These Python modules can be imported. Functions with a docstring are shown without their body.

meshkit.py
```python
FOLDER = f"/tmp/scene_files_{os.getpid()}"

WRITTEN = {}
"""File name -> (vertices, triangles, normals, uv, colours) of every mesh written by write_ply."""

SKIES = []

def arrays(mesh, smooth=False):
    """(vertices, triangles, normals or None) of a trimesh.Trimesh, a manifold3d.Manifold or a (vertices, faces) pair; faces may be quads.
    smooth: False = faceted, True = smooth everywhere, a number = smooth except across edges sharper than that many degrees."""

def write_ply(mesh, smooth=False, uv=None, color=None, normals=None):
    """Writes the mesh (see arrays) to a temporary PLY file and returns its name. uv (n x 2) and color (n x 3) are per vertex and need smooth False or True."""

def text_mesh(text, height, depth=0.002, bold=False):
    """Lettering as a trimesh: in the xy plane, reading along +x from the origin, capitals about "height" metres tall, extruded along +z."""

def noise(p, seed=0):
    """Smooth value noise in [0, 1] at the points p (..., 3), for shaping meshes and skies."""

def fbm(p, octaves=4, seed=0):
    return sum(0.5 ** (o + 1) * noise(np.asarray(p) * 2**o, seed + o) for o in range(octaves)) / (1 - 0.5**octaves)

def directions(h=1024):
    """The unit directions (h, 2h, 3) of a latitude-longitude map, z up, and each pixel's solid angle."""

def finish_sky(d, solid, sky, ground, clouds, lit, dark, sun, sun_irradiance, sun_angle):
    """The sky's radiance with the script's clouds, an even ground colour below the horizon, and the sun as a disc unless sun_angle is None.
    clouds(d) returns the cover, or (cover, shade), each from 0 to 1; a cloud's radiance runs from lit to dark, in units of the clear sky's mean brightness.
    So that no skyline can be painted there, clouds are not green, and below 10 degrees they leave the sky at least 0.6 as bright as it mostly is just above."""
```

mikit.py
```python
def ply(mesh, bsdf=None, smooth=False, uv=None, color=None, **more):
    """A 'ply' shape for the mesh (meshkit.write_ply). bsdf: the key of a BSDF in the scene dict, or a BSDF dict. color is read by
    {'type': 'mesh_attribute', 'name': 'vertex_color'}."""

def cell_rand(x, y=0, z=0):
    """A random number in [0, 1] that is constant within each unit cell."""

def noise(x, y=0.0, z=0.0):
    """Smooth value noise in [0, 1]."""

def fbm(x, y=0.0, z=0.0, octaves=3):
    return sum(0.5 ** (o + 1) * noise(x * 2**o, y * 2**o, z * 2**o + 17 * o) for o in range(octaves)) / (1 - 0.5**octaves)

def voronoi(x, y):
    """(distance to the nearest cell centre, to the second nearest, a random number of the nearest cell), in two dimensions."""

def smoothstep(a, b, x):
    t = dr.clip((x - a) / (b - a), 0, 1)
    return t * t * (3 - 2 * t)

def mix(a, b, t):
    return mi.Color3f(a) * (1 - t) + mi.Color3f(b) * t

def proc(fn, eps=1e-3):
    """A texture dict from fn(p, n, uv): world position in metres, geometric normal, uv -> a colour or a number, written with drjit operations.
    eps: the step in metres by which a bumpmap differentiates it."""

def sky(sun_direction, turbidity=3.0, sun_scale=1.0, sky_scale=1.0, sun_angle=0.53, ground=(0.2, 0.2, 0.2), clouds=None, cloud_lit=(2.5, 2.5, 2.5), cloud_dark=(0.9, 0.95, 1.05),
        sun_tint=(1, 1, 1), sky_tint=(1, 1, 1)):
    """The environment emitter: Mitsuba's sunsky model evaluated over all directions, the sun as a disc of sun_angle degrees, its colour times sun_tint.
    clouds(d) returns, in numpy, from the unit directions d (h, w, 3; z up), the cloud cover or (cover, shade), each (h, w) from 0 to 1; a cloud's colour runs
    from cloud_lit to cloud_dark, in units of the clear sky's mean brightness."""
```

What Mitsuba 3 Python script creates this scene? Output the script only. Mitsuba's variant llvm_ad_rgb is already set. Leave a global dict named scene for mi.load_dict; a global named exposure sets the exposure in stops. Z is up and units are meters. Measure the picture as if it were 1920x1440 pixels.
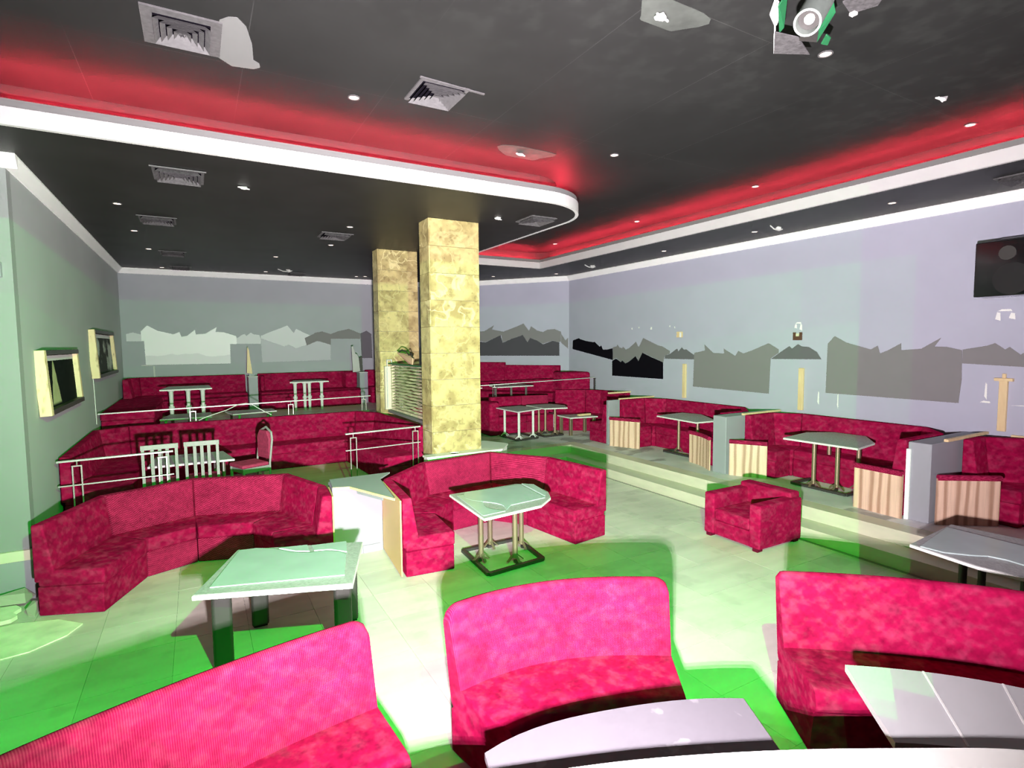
import math, random
import numpy as np, trimesh, mitsuba as mi, drjit as dr, mikit
from shapely.geometry import Polygon, Point, LineString, box as sbox
from shapely.ops import unary_union
from mikit import noise, fbm, voronoi, cell_rand, smoothstep, mix

T = mi.ScalarTransform4f
scene, labels = {}, {}
rng = random.Random(7)

# ------------------------------------------------------------------ camera
EYE = np.array([0.0, 0.0, 2.65])
FWD = np.array([0.494, 0.867, -0.072]); UP = np.array([0.043, 0.059, 0.997])
scene['camera'] = {'type': 'perspective', 'fov': 85.69, 'fov_axis': 'x', 'near_clip': 0.05, 'far_clip': 100.0,
                   'to_world': T().look_at(origin=EYE.tolist(), target=(EYE + FWD).tolist(), up=UP.tolist())}

# ------------------------------------------------------------------ lights
# white LED work light (a cluster of six emitters) standing on the round counter below the camera
WHITE = (0.19, 0.30, 1.95)
for i in range(6):
    a = i * math.pi / 3
    o = (WHITE[0] + 0.045 * math.cos(a) * 0.87, WHITE[1] - 0.045 * math.cos(a) * 0.5, WHITE[2] + 0.045 * math.sin(a))
    scene['work_light_%d' % i] = {'type': 'spot', 'cutoff_angle': 67.0, 'beam_width': 15.0,
        'intensity': {'type': 'rgb', 'value': [114.0, 103.0, 108.0]}, 'sampling_weight': 1.0,
        'to_world': T().look_at(origin=list(o), target=[o[0] + 0.515, o[1] + 0.857, o[2] + 0.364], up=[0, 0, 1])}
# green stage lamp hanging above the viewer (three emitters behind the barn doors built further down)
GREEN = (0.88, 0.13, 4.1)
for i, (du, dz) in enumerate([(0, 0), (0, .024), (0, -.024), (.024, 0), (-.024, 0)]):
    o = (GREEN[0] + 0.93 * du, GREEN[1] - 0.37 * du, GREEN[2] + dz)
    scene['green_light_%d' % i] = {'type': 'spot', 'cutoff_angle': 68.0, 'beam_width': 50.0, 'sampling_weight': 0.8,
        'intensity': {'type': 'rgb', 'value': [0.1, 32.5, 1.5]},
        'to_world': T().look_at(origin=list(o), target=[o[0] + 0.30, o[1] + 0.75, o[2] - 0.42], up=[0, 0, 1])}
LED_RADIANCE = [240.0, 10.0, 18.0]        # red strips lying in the cove
LAMP_RADIANCE = [9.0, 6.0, 4.0]        # small recessed downlights
exposure = 0.0

# ------------------------------------------------------------------ materials
def mat(name, d):
    scene[name] = {'type': 'twosided', 'bsdf': d}
def prin(name, color, rough=0.6, **k):
    mat(name, {'type': 'principled', 'base_color': color if isinstance(color, dict) else {'type': 'rgb', 'value': list(color)}, 'roughness': rough, **k})
def proc(fn, eps=1e-3):
    return mikit.proc(fn, eps)

def velvet_tone(p):
    a = fbm(p.x * 6.5, p.y * 6.5, p.z * 6.5, 4)
    b = fbm(p.x * 31.0, p.y * 31.0, p.z * 24.0, 3)
    w = smoothstep(0.40, 0.75, fbm(p.x * 16.0 + 31, p.y * 16.0, p.z * 17.0, 4))
    return 0.52 + 0.62 * a + 0.55 * (b - 0.5), w
VEL = (0.34, 0.0062, 0.055)
VEL_WORN = (0.40, 0.035, 0.100)
def velvet_fn(p, n, uv):
    t, w = velvet_tone(p)
    return mix(VEL, VEL_WORN, w * 0.7) * t
def cord_fn(p, n, uv):
    t, w = velvet_tone(p)
    s = 0.5 + 0.5 * dr.sin(uv.x * (2 * math.pi / 0.0105))
    return mix(VEL, VEL_WORN, 0.35 * s + 0.3 * w) * t * (0.86 + 0.28 * s)
def chevron_fn(p, n, uv):
    t, w = velvet_tone(p)
    u = (p.x * 0.8 + p.y * 0.6) * 26.0
    tri = dr.abs(u - dr.floor(u) - 0.5) * 2
    v = p.z * 42.0 + tri * 0.9
    s = dr.abs(v - dr.floor(v) - 0.5) * 2
    return mix(VEL, VEL_WORN, 0.05 + 0.75 * s) * t * (0.68 + 0.55 * s)
fab = dict(rough=0.9, specular=0.0, sheen=0.05, sheen_tint=1.0)
prin('velvet', proc(velvet_fn), **fab)
prin('velvet_cord', proc(cord_fn), **fab)
prin('velvet_chevron', proc(chevron_fn), **fab)
prin('velvet_dark', (0.10, 0.004, 0.02), 0.9, specular=0.1)

def tile_fn(tint):
    def fn(p, n, uv):
        v = fbm(p.x * 1.7 + p.y * 0.6, p.y * 6.0, 3.0, 4)
        s = smoothstep(0.60, 0.74, fbm(p.x * 3.0 + 9, p.y * 3.0, 1.0, 4))
        return mi.Color3f(*tint) * (0.86 + 0.28 * v) * (1 - 0.10 * s)
    return fn
TILES = []
for i, tint in enumerate([(0.63, 0.585, 0.53), (0.60, 0.555, 0.51), (0.655, 0.605, 0.55)]):
    prin('tile_%d' % i, proc(tile_fn(tint)), 0.42, specular=0.35); TILES.append('tile_%d' % i)
prin('grout', (0.30, 0.28, 0.25), 0.8)
def platform_fn(p, n, uv):
    v = fbm(p.x * 2.2, p.y * 2.2, 0.0, 5)
    d = smoothstep(0.62, 0.72, fbm(p.x * 1.3 + 5, p.y * 2.4, 2.0, 4))
    return mix((0.72, 0.70, 0.72), (0.46, 0.45, 0.47), v) * (1 - 0.45 * d)
prin('platform_stone', proc(platform_fn), 0.5, specular=0.3)
def step_fn(p, n, uv):
    v = fbm(p.x * 1.5, p.y * 4.0, p.z * 9.0, 4)
    return mix((0.62, 0.58, 0.46), (0.50, 0.47, 0.38), v)
prin('step_marble', proc(step_fn), 0.4, specular=0.35)

def marble_fn(k):
    def fn(p, n, uv):
        u = p.x + p.y * 0.9
        wx = u * 3.2 + 1.1 * fbm(u * 4.0, p.z * 4.0, k * 7.0, 3); wz = p.z * 3.2 + k * 13.7 + 1.1 * fbm(u * 4.0 + 8, p.z * 4.0, k * 5.0, 3)
        ridge = 1 - dr.abs(2 * fbm(wx, wz, k * 2.0, 4) - 1)
        vein = smoothstep(0.90, 0.99, ridge)
        fl = fbm(u * 6.0 + k, p.z * 6.0, k * 3.0, 4)
        sp = smoothstep(0.60, 0.75, fbm(u * 19.0 + k, p.z * 19.0, k * 2.0, 3))
        base = mix((0.29, 0.225, 0.095), (0.47, 0.39, 0.175), smoothstep(0.25, 0.75, fl))
        return mix(base * (1 - 0.22 * sp), (0.62, 0.54, 0.28), vein * (0.75 if k in (1, 4) else 0.30))
    return fn
MARBLE = []
for k in range(6):
    prin('marble_%d' % k, proc(marble_fn(k)), 0.35, specular=0.4); MARBLE.append('marble_%d' % k)

def plaster(name, c, amp=0.06, scale=1.2):
    def fn(p, n, uv):
        return mi.Color3f(*c) * (1 - amp + 2 * amp * fbm(p.x * scale, p.y * scale, p.z * scale, 4))
    prin(name, proc(fn), 0.75, specular=0.12)
plaster('paint_right', (0.42, 0.425, 0.52))
plaster('paint_back', (0.37, 0.39, 0.42))
plaster('paint_left', (0.38, 0.40, 0.405))
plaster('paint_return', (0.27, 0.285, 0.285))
plaster('paint_hidden', (0.04, 0.04, 0.042))
def ceil_fn(p, n, uv):
    a = fbm(p.x * 1.1, p.y * 1.1, 4.0, 4)
    dust = smoothstep(0.42, 0.85, fbm(p.x * 7.0 + 3, p.y * 7.0, 1.0, 4)) * smoothstep(4.9, 2.9, p.y)
    gx, gy = p.x / 1.22 - 0.37, p.y / 2.44 - 0.22
    line = dr.minimum(dr.abs(gx - dr.floor(gx + 0.5)) * 1.22, dr.abs(gy - dr.floor(gy + 0.5)) * 2.44)
    return mi.Color3f(0.020, 0.0205, 0.020) * (0.75 + 0.5 * a) + mi.Color3f(0.007, 0.008, 0.007) * dust + mi.Color3f(0.02) * (1 - smoothstep(0.002, 0.005, line)) * noise(p.x * 1.5, p.y * 1.5, 0.0)
prin('ceiling_paint', proc(ceil_fn), 0.6, specular=0.05)
prin('soffit_paint', proc(lambda p, n, uv: mi.Color3f(0.012, 0.0115, 0.0115) * (0.7 + 0.6 * fbm(p.x * 2.0, p.y * 2.0, 0.0, 4))), 0.5, specular=0.35)
prin('upstand_grey', (0.035, 0.032, 0.032), 0.7, specular=0.1)
prin('fascia_grey', (0.16, 0.165, 0.16), 0.6)
prin('trim_white', (0.52, 0.52, 0.515), 0.5, specular=0.2)
prin('cornice_white', (0.93, 0.93, 0.92), 0.5, specular=0.2)
prin('panel_dark', (0.135, 0.132, 0.145), 0.8, specular=0.08)
prin('panel_deep', (0.075, 0.073, 0.085), 0.8, specular=0.08)
prin('panel_mid', (0.215, 0.208, 0.215), 0.8, specular=0.08)
prin('panel_black', (0.006, 0.005, 0.008), 0.9, specular=0.02)
prin('panel_pale', (0.66, 0.67, 0.70), 0.7, specular=0.15)
prin('panel_soft', (0.50, 0.51, 0.55), 0.7, specular=0.1)
def whitepanel_fn(p, n, uv):
    ridge = 2.34 + 0.16 * fbm(p.x * 2.3 + 4, 0.0, 0.0, 4) * 1.2
    low = smoothstep(0.0, 0.02, ridge - p.z)
    cloud = smoothstep(0.55, 0.8, fbm(p.x * 1.1 + 2, p.z * 1.6, 0.0, 3))
    return mix(mix((0.93, 0.93, 0.95), (0.66, 0.67, 0.73), cloud), (0.72, 0.72, 0.76), low * 0.7)
prin('panel_white', proc(whitepanel_fn), 0.6, specular=0.2)
def laminate_fn(p, n, uv):
    return mi.Color3f(0.32, 0.315, 0.32) * (0.8 + 0.4 * fbm(p.x * 60.0, p.y * 60.0, 0.0, 2))
prin('laminate_grey', proc(laminate_fn), 0.45, specular=0.35)
prin('edge_white', (0.66, 0.65, 0.64), 0.5)
def counterwhite_fn(p, n, uv):
    s = smoothstep(0.70, 0.76, fbm(p.x * 9.0, p.y * 9.0, 0.0, 4))
    return mi.Color3f(0.175, 0.163, 0.187) * (0.95 + 0.1 * fbm(p.x * 3.0, p.y * 3.0, 0.0, 3)) + mi.Color3f(0.06) * s
prin('top_panel_white', (0.42, 0.415, 0.43), 0.45, specular=0.2)
prin('top_white', proc(counterwhite_fn), 0.4, specular=0.3)
prin('ledge_white', (0.60, 0.59, 0.56), 0.45)
def mint_fn(p, n, uv):
    return mi.Color3f(0.37, 0.44, 0.44) * (0.9 + 0.2 * fbm(p.x * 4.0, p.y * 4.0, 0.0, 3))
prin('glass_mint', proc(mint_fn), 0.25, specular=0.5)
prin('steel', (0.55, 0.53, 0.50), 0.32, metallic=0.85)
prin('steel_bright', (0.42, 0.41, 0.41), 0.45, metallic=0.5)
prin('steel_dark', (0.055, 0.052, 0.05), 0.5, metallic=0.4)
prin('brass_worn', (0.36, 0.28, 0.19), 0.38, metallic=0.7)
prin('black_plastic', (0.012, 0.012, 0.013), 0.35)
prin('screen_black', (0.006, 0.006, 0.007), 0.12, specular=0.6)
def zebra_fn(p, n, uv):
    u = (uv.x + 0.02 * fbm(uv.x * 7.0, uv.y * 2.0, 3.0, 3)) / 0.125
    w = fbm(u * 1.0, uv.y * 0.5, 0.0, 2)
    s = 0.5 + 0.5 * dr.sin(2 * math.pi * (u + 0.6 * w))
    g = fbm(uv.x * 120.0, uv.y * 4.0, 1.0, 2)
    return mix((0.72, 0.50, 0.38), (0.38, 0.21, 0.14), smoothstep(0.25, 1.0, s) * 0.85) * (0.9 + 0.2 * g)
prin('veneer_zebra', proc(zebra_fn), 0.45, specular=0.3)
def pine_fn(p, n, uv):
    g = fbm(p.x * 18.0, p.y * 18.0, p.z * 2.5, 3)
    return mix((0.78, 0.62, 0.36), (0.58, 0.42, 0.23), g)
prin('pine', proc(pine_fn), 0.55)
prin('plywood', (0.55, 0.38, 0.17), 0.55)
prin('lilac_board', (0.33, 0.29, 0.37), 0.6)
prin('grey_paint', (0.28, 0.29, 0.32), 0.55)
def vent_fn(p, n, uv):
    return mi.Color3f(0.085, 0.083, 0.085) * (0.75 + 0.5 * fbm(p.x * 40.0, p.y * 40.0, p.z * 40.0, 2))
prin('vent_metal', proc(vent_fn), 0.6)
prin('vent_dark', proc(lambda p, n, uv: mi.Color3f(0.075, 0.072, 0.075) * (0.6 + 0.8 * fbm(p.x * 50.0, p.y * 50.0, 0.0, 2))), 0.7)
prin('bare_board', (0.145, 0.148, 0.145), 0.8)
prin('dust_patch', proc(lambda p, n, uv: mi.Color3f(0.055, 0.062, 0.055) * (0.6 + 0.8 * fbm(p.x * 8.0, p.y * 8.0, 0.0, 4))), 0.8)
prin('porcelain', (0.8, 0.8, 0.78), 0.4)
prin('brown_plastic', (0.10, 0.045, 0.03), 0.5)
prin('green_paint', (0.012, 0.11, 0.04), 0.5)
prin('lamp_casing', (0.19, 0.22, 0.20), 0.4)
prin('chair_wood', (0.30, 0.29, 0.29), 0.5)
prin('seat_pink', proc(lambda p, n, uv: mi.Color3f(0.36, 0.03, 0.09) * (0.7 + 0.6 * fbm(p.x * 25.0, p.y * 25.0, p.z * 25.0, 2))), 0.8)
def bark_fn(p, n, uv):
    g = fbm(p.x * 22.0, p.y * 22.0, p.z * 6.0, 3)
    return mix((0.78, 0.60, 0.36), (0.40, 0.27, 0.15), smoothstep(0.55, 0.8, g))
prin('frame_birch', proc(bark_fn), 0.6)
prin('frame_black', (0.03, 0.03, 0.03), 0.5)
def art_a(p, n, uv):
    z = (p.z - 1.93) / 0.57
    half = 0.25 * dr.clip(1 - z, 0, 1) ** 0.8 + 0.05 * fbm(p.z * 9.0, 1.0, 0.0, 3)
    f = smoothstep(0.0, 0.04, half - dr.abs(p.y - 8.95)) * smoothstep(0.0, 0.08, z) 
    return mix((0.008, 0.011, 0.010), (0.40, 0.40, 0.22), f) * (0.8 + 0.4 * fbm(p.y * 9.0, p.z * 9.0, 0.0, 3))
def art_b(p, n, uv):
    g = smoothstep(0.36, 0.66, fbm(p.y * 2.6 + 4, p.z * 4.2, 0.0, 4))
    return mix((0.05, 0.05, 0.05), (0.42, 0.43, 0.40), g)
prin('art_dark', proc(art_a), 0.8, specular=0.05)
prin('art_smoky', proc(art_b), 0.8, specular=0.05)
prin('slat_olive', proc(lambda p, n, uv: mi.Color3f(0.62, 0.57, 0.38) * (0.6 + 0.8 * fbm(p.x * 12.0, p.y * 12.0, p.z * 20.0, 3))), 0.5)
prin('post_cream', (0.62, 0.58, 0.45), 0.5)
prin('tan_cloth', (0.52, 0.34, 0.22), 0.8)
prin('lens_glass', (0.75, 0.72, 0.66), 0.15)
prin('rubble_sheet', proc(lambda p, n, uv: mi.Color3f(0.80, 0.80, 0.62) * (0.75 + 0.5 * fbm(p.x * 7.0, p.y * 7.0, 0.0, 4))), 0.8)
prin('rubble_stone', (0.42, 0.40, 0.34), 0.8)
prin('cable_white', (0.7, 0.7, 0.68), 0.5)
scene['pane_green'] = {'type': 'thindielectric', 'int_ior': 1.5, 'specular_transmittance': {'type': 'rgb', 'value': [0.72, 0.90, 0.76]}}

# ------------------------------------------------------------------ mesh helpers
def merge(l):
    return trimesh.util.concatenate(l)
def bx(x0, x1, y0, y1, z0, z1):
    m = trimesh.creation.box(extents=[abs(x1 - x0), abs(y1 - y0), abs(z1 - z0)])
    m.apply_translation([(x0 + x1) / 2, (y0 + y1) / 2, (z0 + z1) / 2]); return m
_S = trimesh.creation.icosphere(subdivisions=1).vertices
def hullpts(pts, r=0.0):
    pts = np.asarray(pts, float)
    if r > 0: pts = (pts[:, None] + _S[None] * r).reshape(-1, 3)
    return trimesh.convex.convex_hull(pts)
def sbx(x0, x1, y0, y1, z0, z1, r=0.01):
    """box with rounded edges"""
    xs, ys, zs = sorted((x0, x1)), sorted((y0, y1)), sorted((z0, z1))
    r = min(r, (xs[1] - xs[0]) / 2.01, (ys[1] - ys[0]) / 2.01, (zs[1] - zs[0]) / 2.01)
    return hullpts([(x, y, z) for x in (xs[0] + r, xs[1] - r) for y in (ys[0] + r, ys[1] - r) for z in (zs[0] + r, zs[1] - r)], r)
def cbx(x0, x1, y0, y1, z0, z1, c=0.004):
    """box with chamfered edges, 24 points"""
    P = []
    for sx in (0, 1):
        for sy in (0, 1):
            for sz in (0, 1):
                q = [(x0, x1)[sx], (y0, y1)[sy], (z0, z1)[sz]]
                d = [(c, -c)[sx], (c, -c)[sy], (c, -c)[sz]]
                for k in range(3):
                    w = [q[j] + (0 if j == k else d[j]) for j in range(3)]; P.append(w)
    return trimesh.convex.convex_hull(np.array(P))
def prism(poly, z0, z1):
    if not hasattr(poly, 'geom_type'): poly = Polygon(poly)
    if not poly.is_valid: poly = poly.buffer(0)
    if poly.geom_type != 'Polygon': return merge([prism(g, z0, z1) for g in poly.geoms if g.geom_type == 'Polygon' and g.area > 1e-9])
    m = trimesh.creation.extrude_polygon(poly, z1 - z0, engine='earcut'); m.apply_translation([0, 0, z0]); return m
def champrism(poly, z0, z1, c=0.006):
    poly = Polygon(poly) if not isinstance(poly, Polygon) else poly
    inn = poly.buffer(-c, join_style=2)
    a = np.array(poly.exterior.coords)[:-1]; b = np.array(inn.exterior.coords)[:-1]
    if len(a) != len(b): return prism(poly, z0, z1)
    return merge([prism(poly, z0, z1 - c), _loft(a, b, z1 - c, z1)])
def _loft(a, b, z0, z1):
    # order b to match a
    idx = [int(np.argmin(((b - p) ** 2).sum(1))) for p in a]; b = b[idx]; n = len(a)
    v = np.vstack([np.c_[a, np.full(n, z0)], np.c_[b, np.full(n, z1)]])
    f = []
    for i in range(n):
        j = (i + 1) % n; f += [[i, j, n + j], [i, n + j, n + i]]
    m = trimesh.Trimesh(v, np.array(f), process=False)
    top = prism(Polygon(b), z1 - 1e-4, z1)
    return merge([m, top])
def tube(pts, r, sides=8, closed=False):
    P = np.asarray(pts, float); n = len(P)
    t = np.gradient(P, axis=0) if n > 2 else np.repeat((P[1] - P[0])[None], 2, 0)
    t /= np.linalg.norm(t, axis=1, keepdims=True)
    up = np.array([0, 0, 1.0]) if abs(t[0][2]) < 0.9 else np.array([1.0, 0, 0])
    V = []; a = np.cross(t[0], up)
    for i in range(n):
        a = a - (a @ t[i]) * t[i]; a /= np.linalg.norm(a); b = np.cross(t[i], a)
        rr = r[i] if hasattr(r, '__len__') else r
        for k in range(sides):
            w = 2 * math.pi * k / sides; V.append(P[i] + rr * (math.cos(w) * a + math.sin(w) * b))
    F = []
    for i in range(n - 1):
        for k in range(sides):
            k2 = (k + 1) % sides; q = [i * sides + k, i * sides + k2, (i + 1) * sides + k2, (i + 1) * sides + k]
            F += [[q[0], q[2], q[1]], [q[0], q[3], q[2]]]
    V += [P[0], P[-1]]
    for k in range(sides):
        k2 = (k + 1) % sides
        F += [[n * sides, k, k2], [n * sides + 1, (n - 1) * sides + k2, (n - 1) * sides + k]]
    m = trimesh.Trimesh(np.array(V), np.array(F), process=False); m.fix_normals(); return m
def bar(p, q, w, h):
    """flat bar of width w (horizontal) and height h from p to q"""
    p, q = np.asarray(p, float), np.asarray(q, float); d = q - p; d /= np.linalg.norm(d)
    s = np.cross(d, [0, 0, 1.0]); 
    if np.linalg.norm(s) < 1e-3: s = np.array([1.0, 0, 0])
    s /= np.linalg.norm(s); u = np.cross(s, d)
    return hullpts([e + a * s * w / 2 + b * u * h / 2 for e in (p, q) for a in (-1, 1) for b in (-1, 1)])
def cyl(x, y, z0, z1, r, n=20, r1=None):
    r1 = r if r1 is None else r1
    a = np.arange(n) * 2 * math.pi / n
    return trimesh.convex.convex_hull(np.vstack([np.c_[x + r * np.cos(a), y + r * np.sin(a), np.full(n, z0)], np.c_[x + r1 * np.cos(a), y + r1 * np.sin(a), np.full(n, z1)]]))
def ring(x, y, z0, z1, r0, r1, n=24):
    return prism(Point(x, y).buffer(r1, quad_segs=n // 4).difference(Point(x, y).buffer(r0, quad_segs=n // 4)), z0, z1)
def moved(m, x=0, y=0, z=0, rot=0):
    m = m.copy()
    if rot: m.apply_transform(trimesh.transformations.rotation_matrix(rot, [0, 0, 1]))
    m.apply_translation([x, y, z]); return m

# ------------------------------------------------------------------ naming helpers
_used = set()
def numbered(base):
    if base not in _used:
        _used.add(base); return base
    k = 1
    while '%s_%03d' % (base, k) in _used: k += 1
    key = '%s_%03d' % (base, k); _used.add(key); return key
def thing(name, label, cat, group=None, kind=None):
    key = numbered(name); d = {}
    if label: d['label'] = label
    if cat: d['category'] = cat
    if group: d['group'] = group
    if kind: d['kind'] = kind
    labels[key] = d; return key
def part(parent, name, mesh, m, smooth=False, label=None, kind=None, uv=None, **more):
    key = numbered(parent + '__' + name)
    scene[key] = mikit.ply(mesh, m, smooth=smooth, uv=uv, **more)
    if label or kind:
        labels[key] = {k: v for k, v in (('label', label), ('kind', kind)) if v}
    return key
def solo(name, label, cat, mesh, m, smooth=False, group=None, kind=None, **more):
    key = thing(name, label, cat, group, kind)
    scene[key] = mikit.ply(mesh, m, smooth=smooth, **more); return key
def struct(name, label, mesh, m, smooth=False, cat=None):
    return solo(name, label, cat or name.split('_')[0], mesh, m, smooth, kind='structure')

# ------------------------------------------------------------------ setting
ZS, ZU = 4.60, 5.05            # soffit and raised ceiling
XL, XR, YB = -1.60, 9.45, 16.65
CA, CB = np.array([9.45, 13.2]), np.array([6.77, 16.65])   # ends of the angled back wall
PZ = 0.35                      # platforms
key = struct('floor', 'pale stone tile floor of the sunken lounge area', bx(-4.6, 7.4, -3.2, 10.3, -0.12, -0.006), 'grout')
for i in range(-7, 12):
    for j in range(0, 17):
        x0, y0 = i * 0.6 + 0.32, j * 0.6 + 0.28
        if x0 + 0.6 > 7.02 or y0 > 9.8: 
            continue
        if (i < -3 and j < 5) or (y0 + .6 < 1.2): continue
        g = 0.0016; dz = rng.uniform(-0.0006, 0.0004)
        part(key, 'tile', bx(x0 + g, x0 + 0.6 - g, y0 + g, min(y0 + 0.6, 9.85) - g, -0.02, dz), rng.choice(TILES))
# platforms and steps
key = struct('platform_right', 'grey stone platform two steps up along the right wall', prism([(7.35, -3.2), (9.45, -3.2), (9.45, 12.95), (4.1, 12.95), (4.1, 10.2), (7.35, 10.2)], -0.1, PZ - 0.02), 'platform_stone', cat='platform')
part(key, 'paving', prism([(7.62, -3.2), (9.45, -3.2), (9.45, 12.95), (4.1, 12.95), (4.1, 10.45), (7.62, 10.45)], PZ - 0.02, PZ), 'platform_stone')
part(key, 'tread', prism([(7.33, -3.2), (7.615, -3.2), (7.615, 10.445), (4.1, 10.445), (4.1, 10.18), (7.33, 10.18)], PZ - 0.02, PZ), 'step_marble')
part(key, 'riser', prism([(7.34, -3.2), (7.352, -3.2), (7.352, 10.2), (4.1, 10.2), (4.1, 10.19), (7.34, 10.19)], 0.17, PZ - 0.02), 'step_marble')
part(key, 'tread', prism([(6.97, -3.2), (7.338, -3.2), (7.338, 10.188), (4.1, 10.188), (4.1, 9.84), (6.97, 9.84)], 0.15, 0.17), 'step_marble')
part(key, 'riser', prism([(6.98, -3.2), (6.99, -3.2), (6.99, 9.86), (4.1, 9.86), (4.1, 9.85), (6.98, 9.85)], 0.0, 0.15), 'step_marble')
part(key, 'riser', prism([(6.99, -3.2), (7.34, -3.2), (7.34, 10.19), (4.1, 10.19), (4.1, 9.86), (6.99, 9.86)], -0.05, 0.149), 'step_marble')
struct('platform_left', 'lower left seating terrace floor behind the railing', bx(XL, 3.6, 8.5, 11.85, -0.1, PZ), 'tile_1', cat='platform')
struct('platform_rear', 'raised rear terrace floor behind the long railing', merge([bx(XL, 4.6, 11.85, 14.0, 0, 0.70), prism([(4.6, 12.95), (6.3, 12.98), (8.3, 12.70), (9.45, 11.95), tuple(CA), tuple(CB), (4.6, 16.65)], 0, 0.70)]), 'tile_1', cat='platform')
struct('platform_top', 'highest rear terrace floor along the back wall', bx(XL, 4.6, 14.0, YB, 0.0, 1.0), 'tile_1', cat='platform')

# walls
struct('wall_right', 'pale blue grey right wall with torn dark murals', bx(XR, XR + 0.15, -3.2, 13.25, 0, 5.3), 'paint_right')
def wall_between(a, b, z0, z1, t, m):
    a, b = np.array(a), np.array(b); d = (b - a) / np.linalg.norm(b - a); nn = np.array([d[1], -d[0]])
    return prism([tuple(a), tuple(b), tuple(b + nn * t), tuple(a + nn * t)], z0, z1)
struct('wall_angled', 'short angled grey wall in the far right corner', wall_between(CA, CB, 0, 5.3, 0.15, None), 'paint_right')
struct('wall_back', 'grey back wall with white torn murals', bx(XL - 0.15, CB[0] + 0.1, YB, YB + 0.15, 0, 5.3), 'paint_back')
struct('wall_left', 'grey green left wall with two framed pictures', bx(XL - 0.15, XL, 7.65, YB, 0, 5.3), 'paint_left')
struct('wall_return', 'return of the left wall lit pale green at the frame edge', bx(-4.6, XL, 7.5, 7.65, 0.53, 5.3), 'paint_return', cat='wall')
struct('wall_front', 'dark wall behind the viewer', bx(-4.6, XR, -3.35, -3.2, -0.1, 5.3), 'paint_hidden')
struct('wall_side', 'dark wall outside the frame on the left', bx(-4.75, -4.6, -3.2, 7.6, -0.1, 5.3), 'paint_hidden')
struct('baseboard_left', 'cream baseboard strip at the foot of the left return wall', cbx(-4.6, XL + 0.02, 7.46, 7.60, 0.42, 0.53), 'post_cream')
struct('plinth_left', 'grey plinth under the left return wall', bx(-4.6, XL + 0.01, 7.48, 7.62, 0.0, 0.42), 'grey_paint', cat='plinth')

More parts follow.
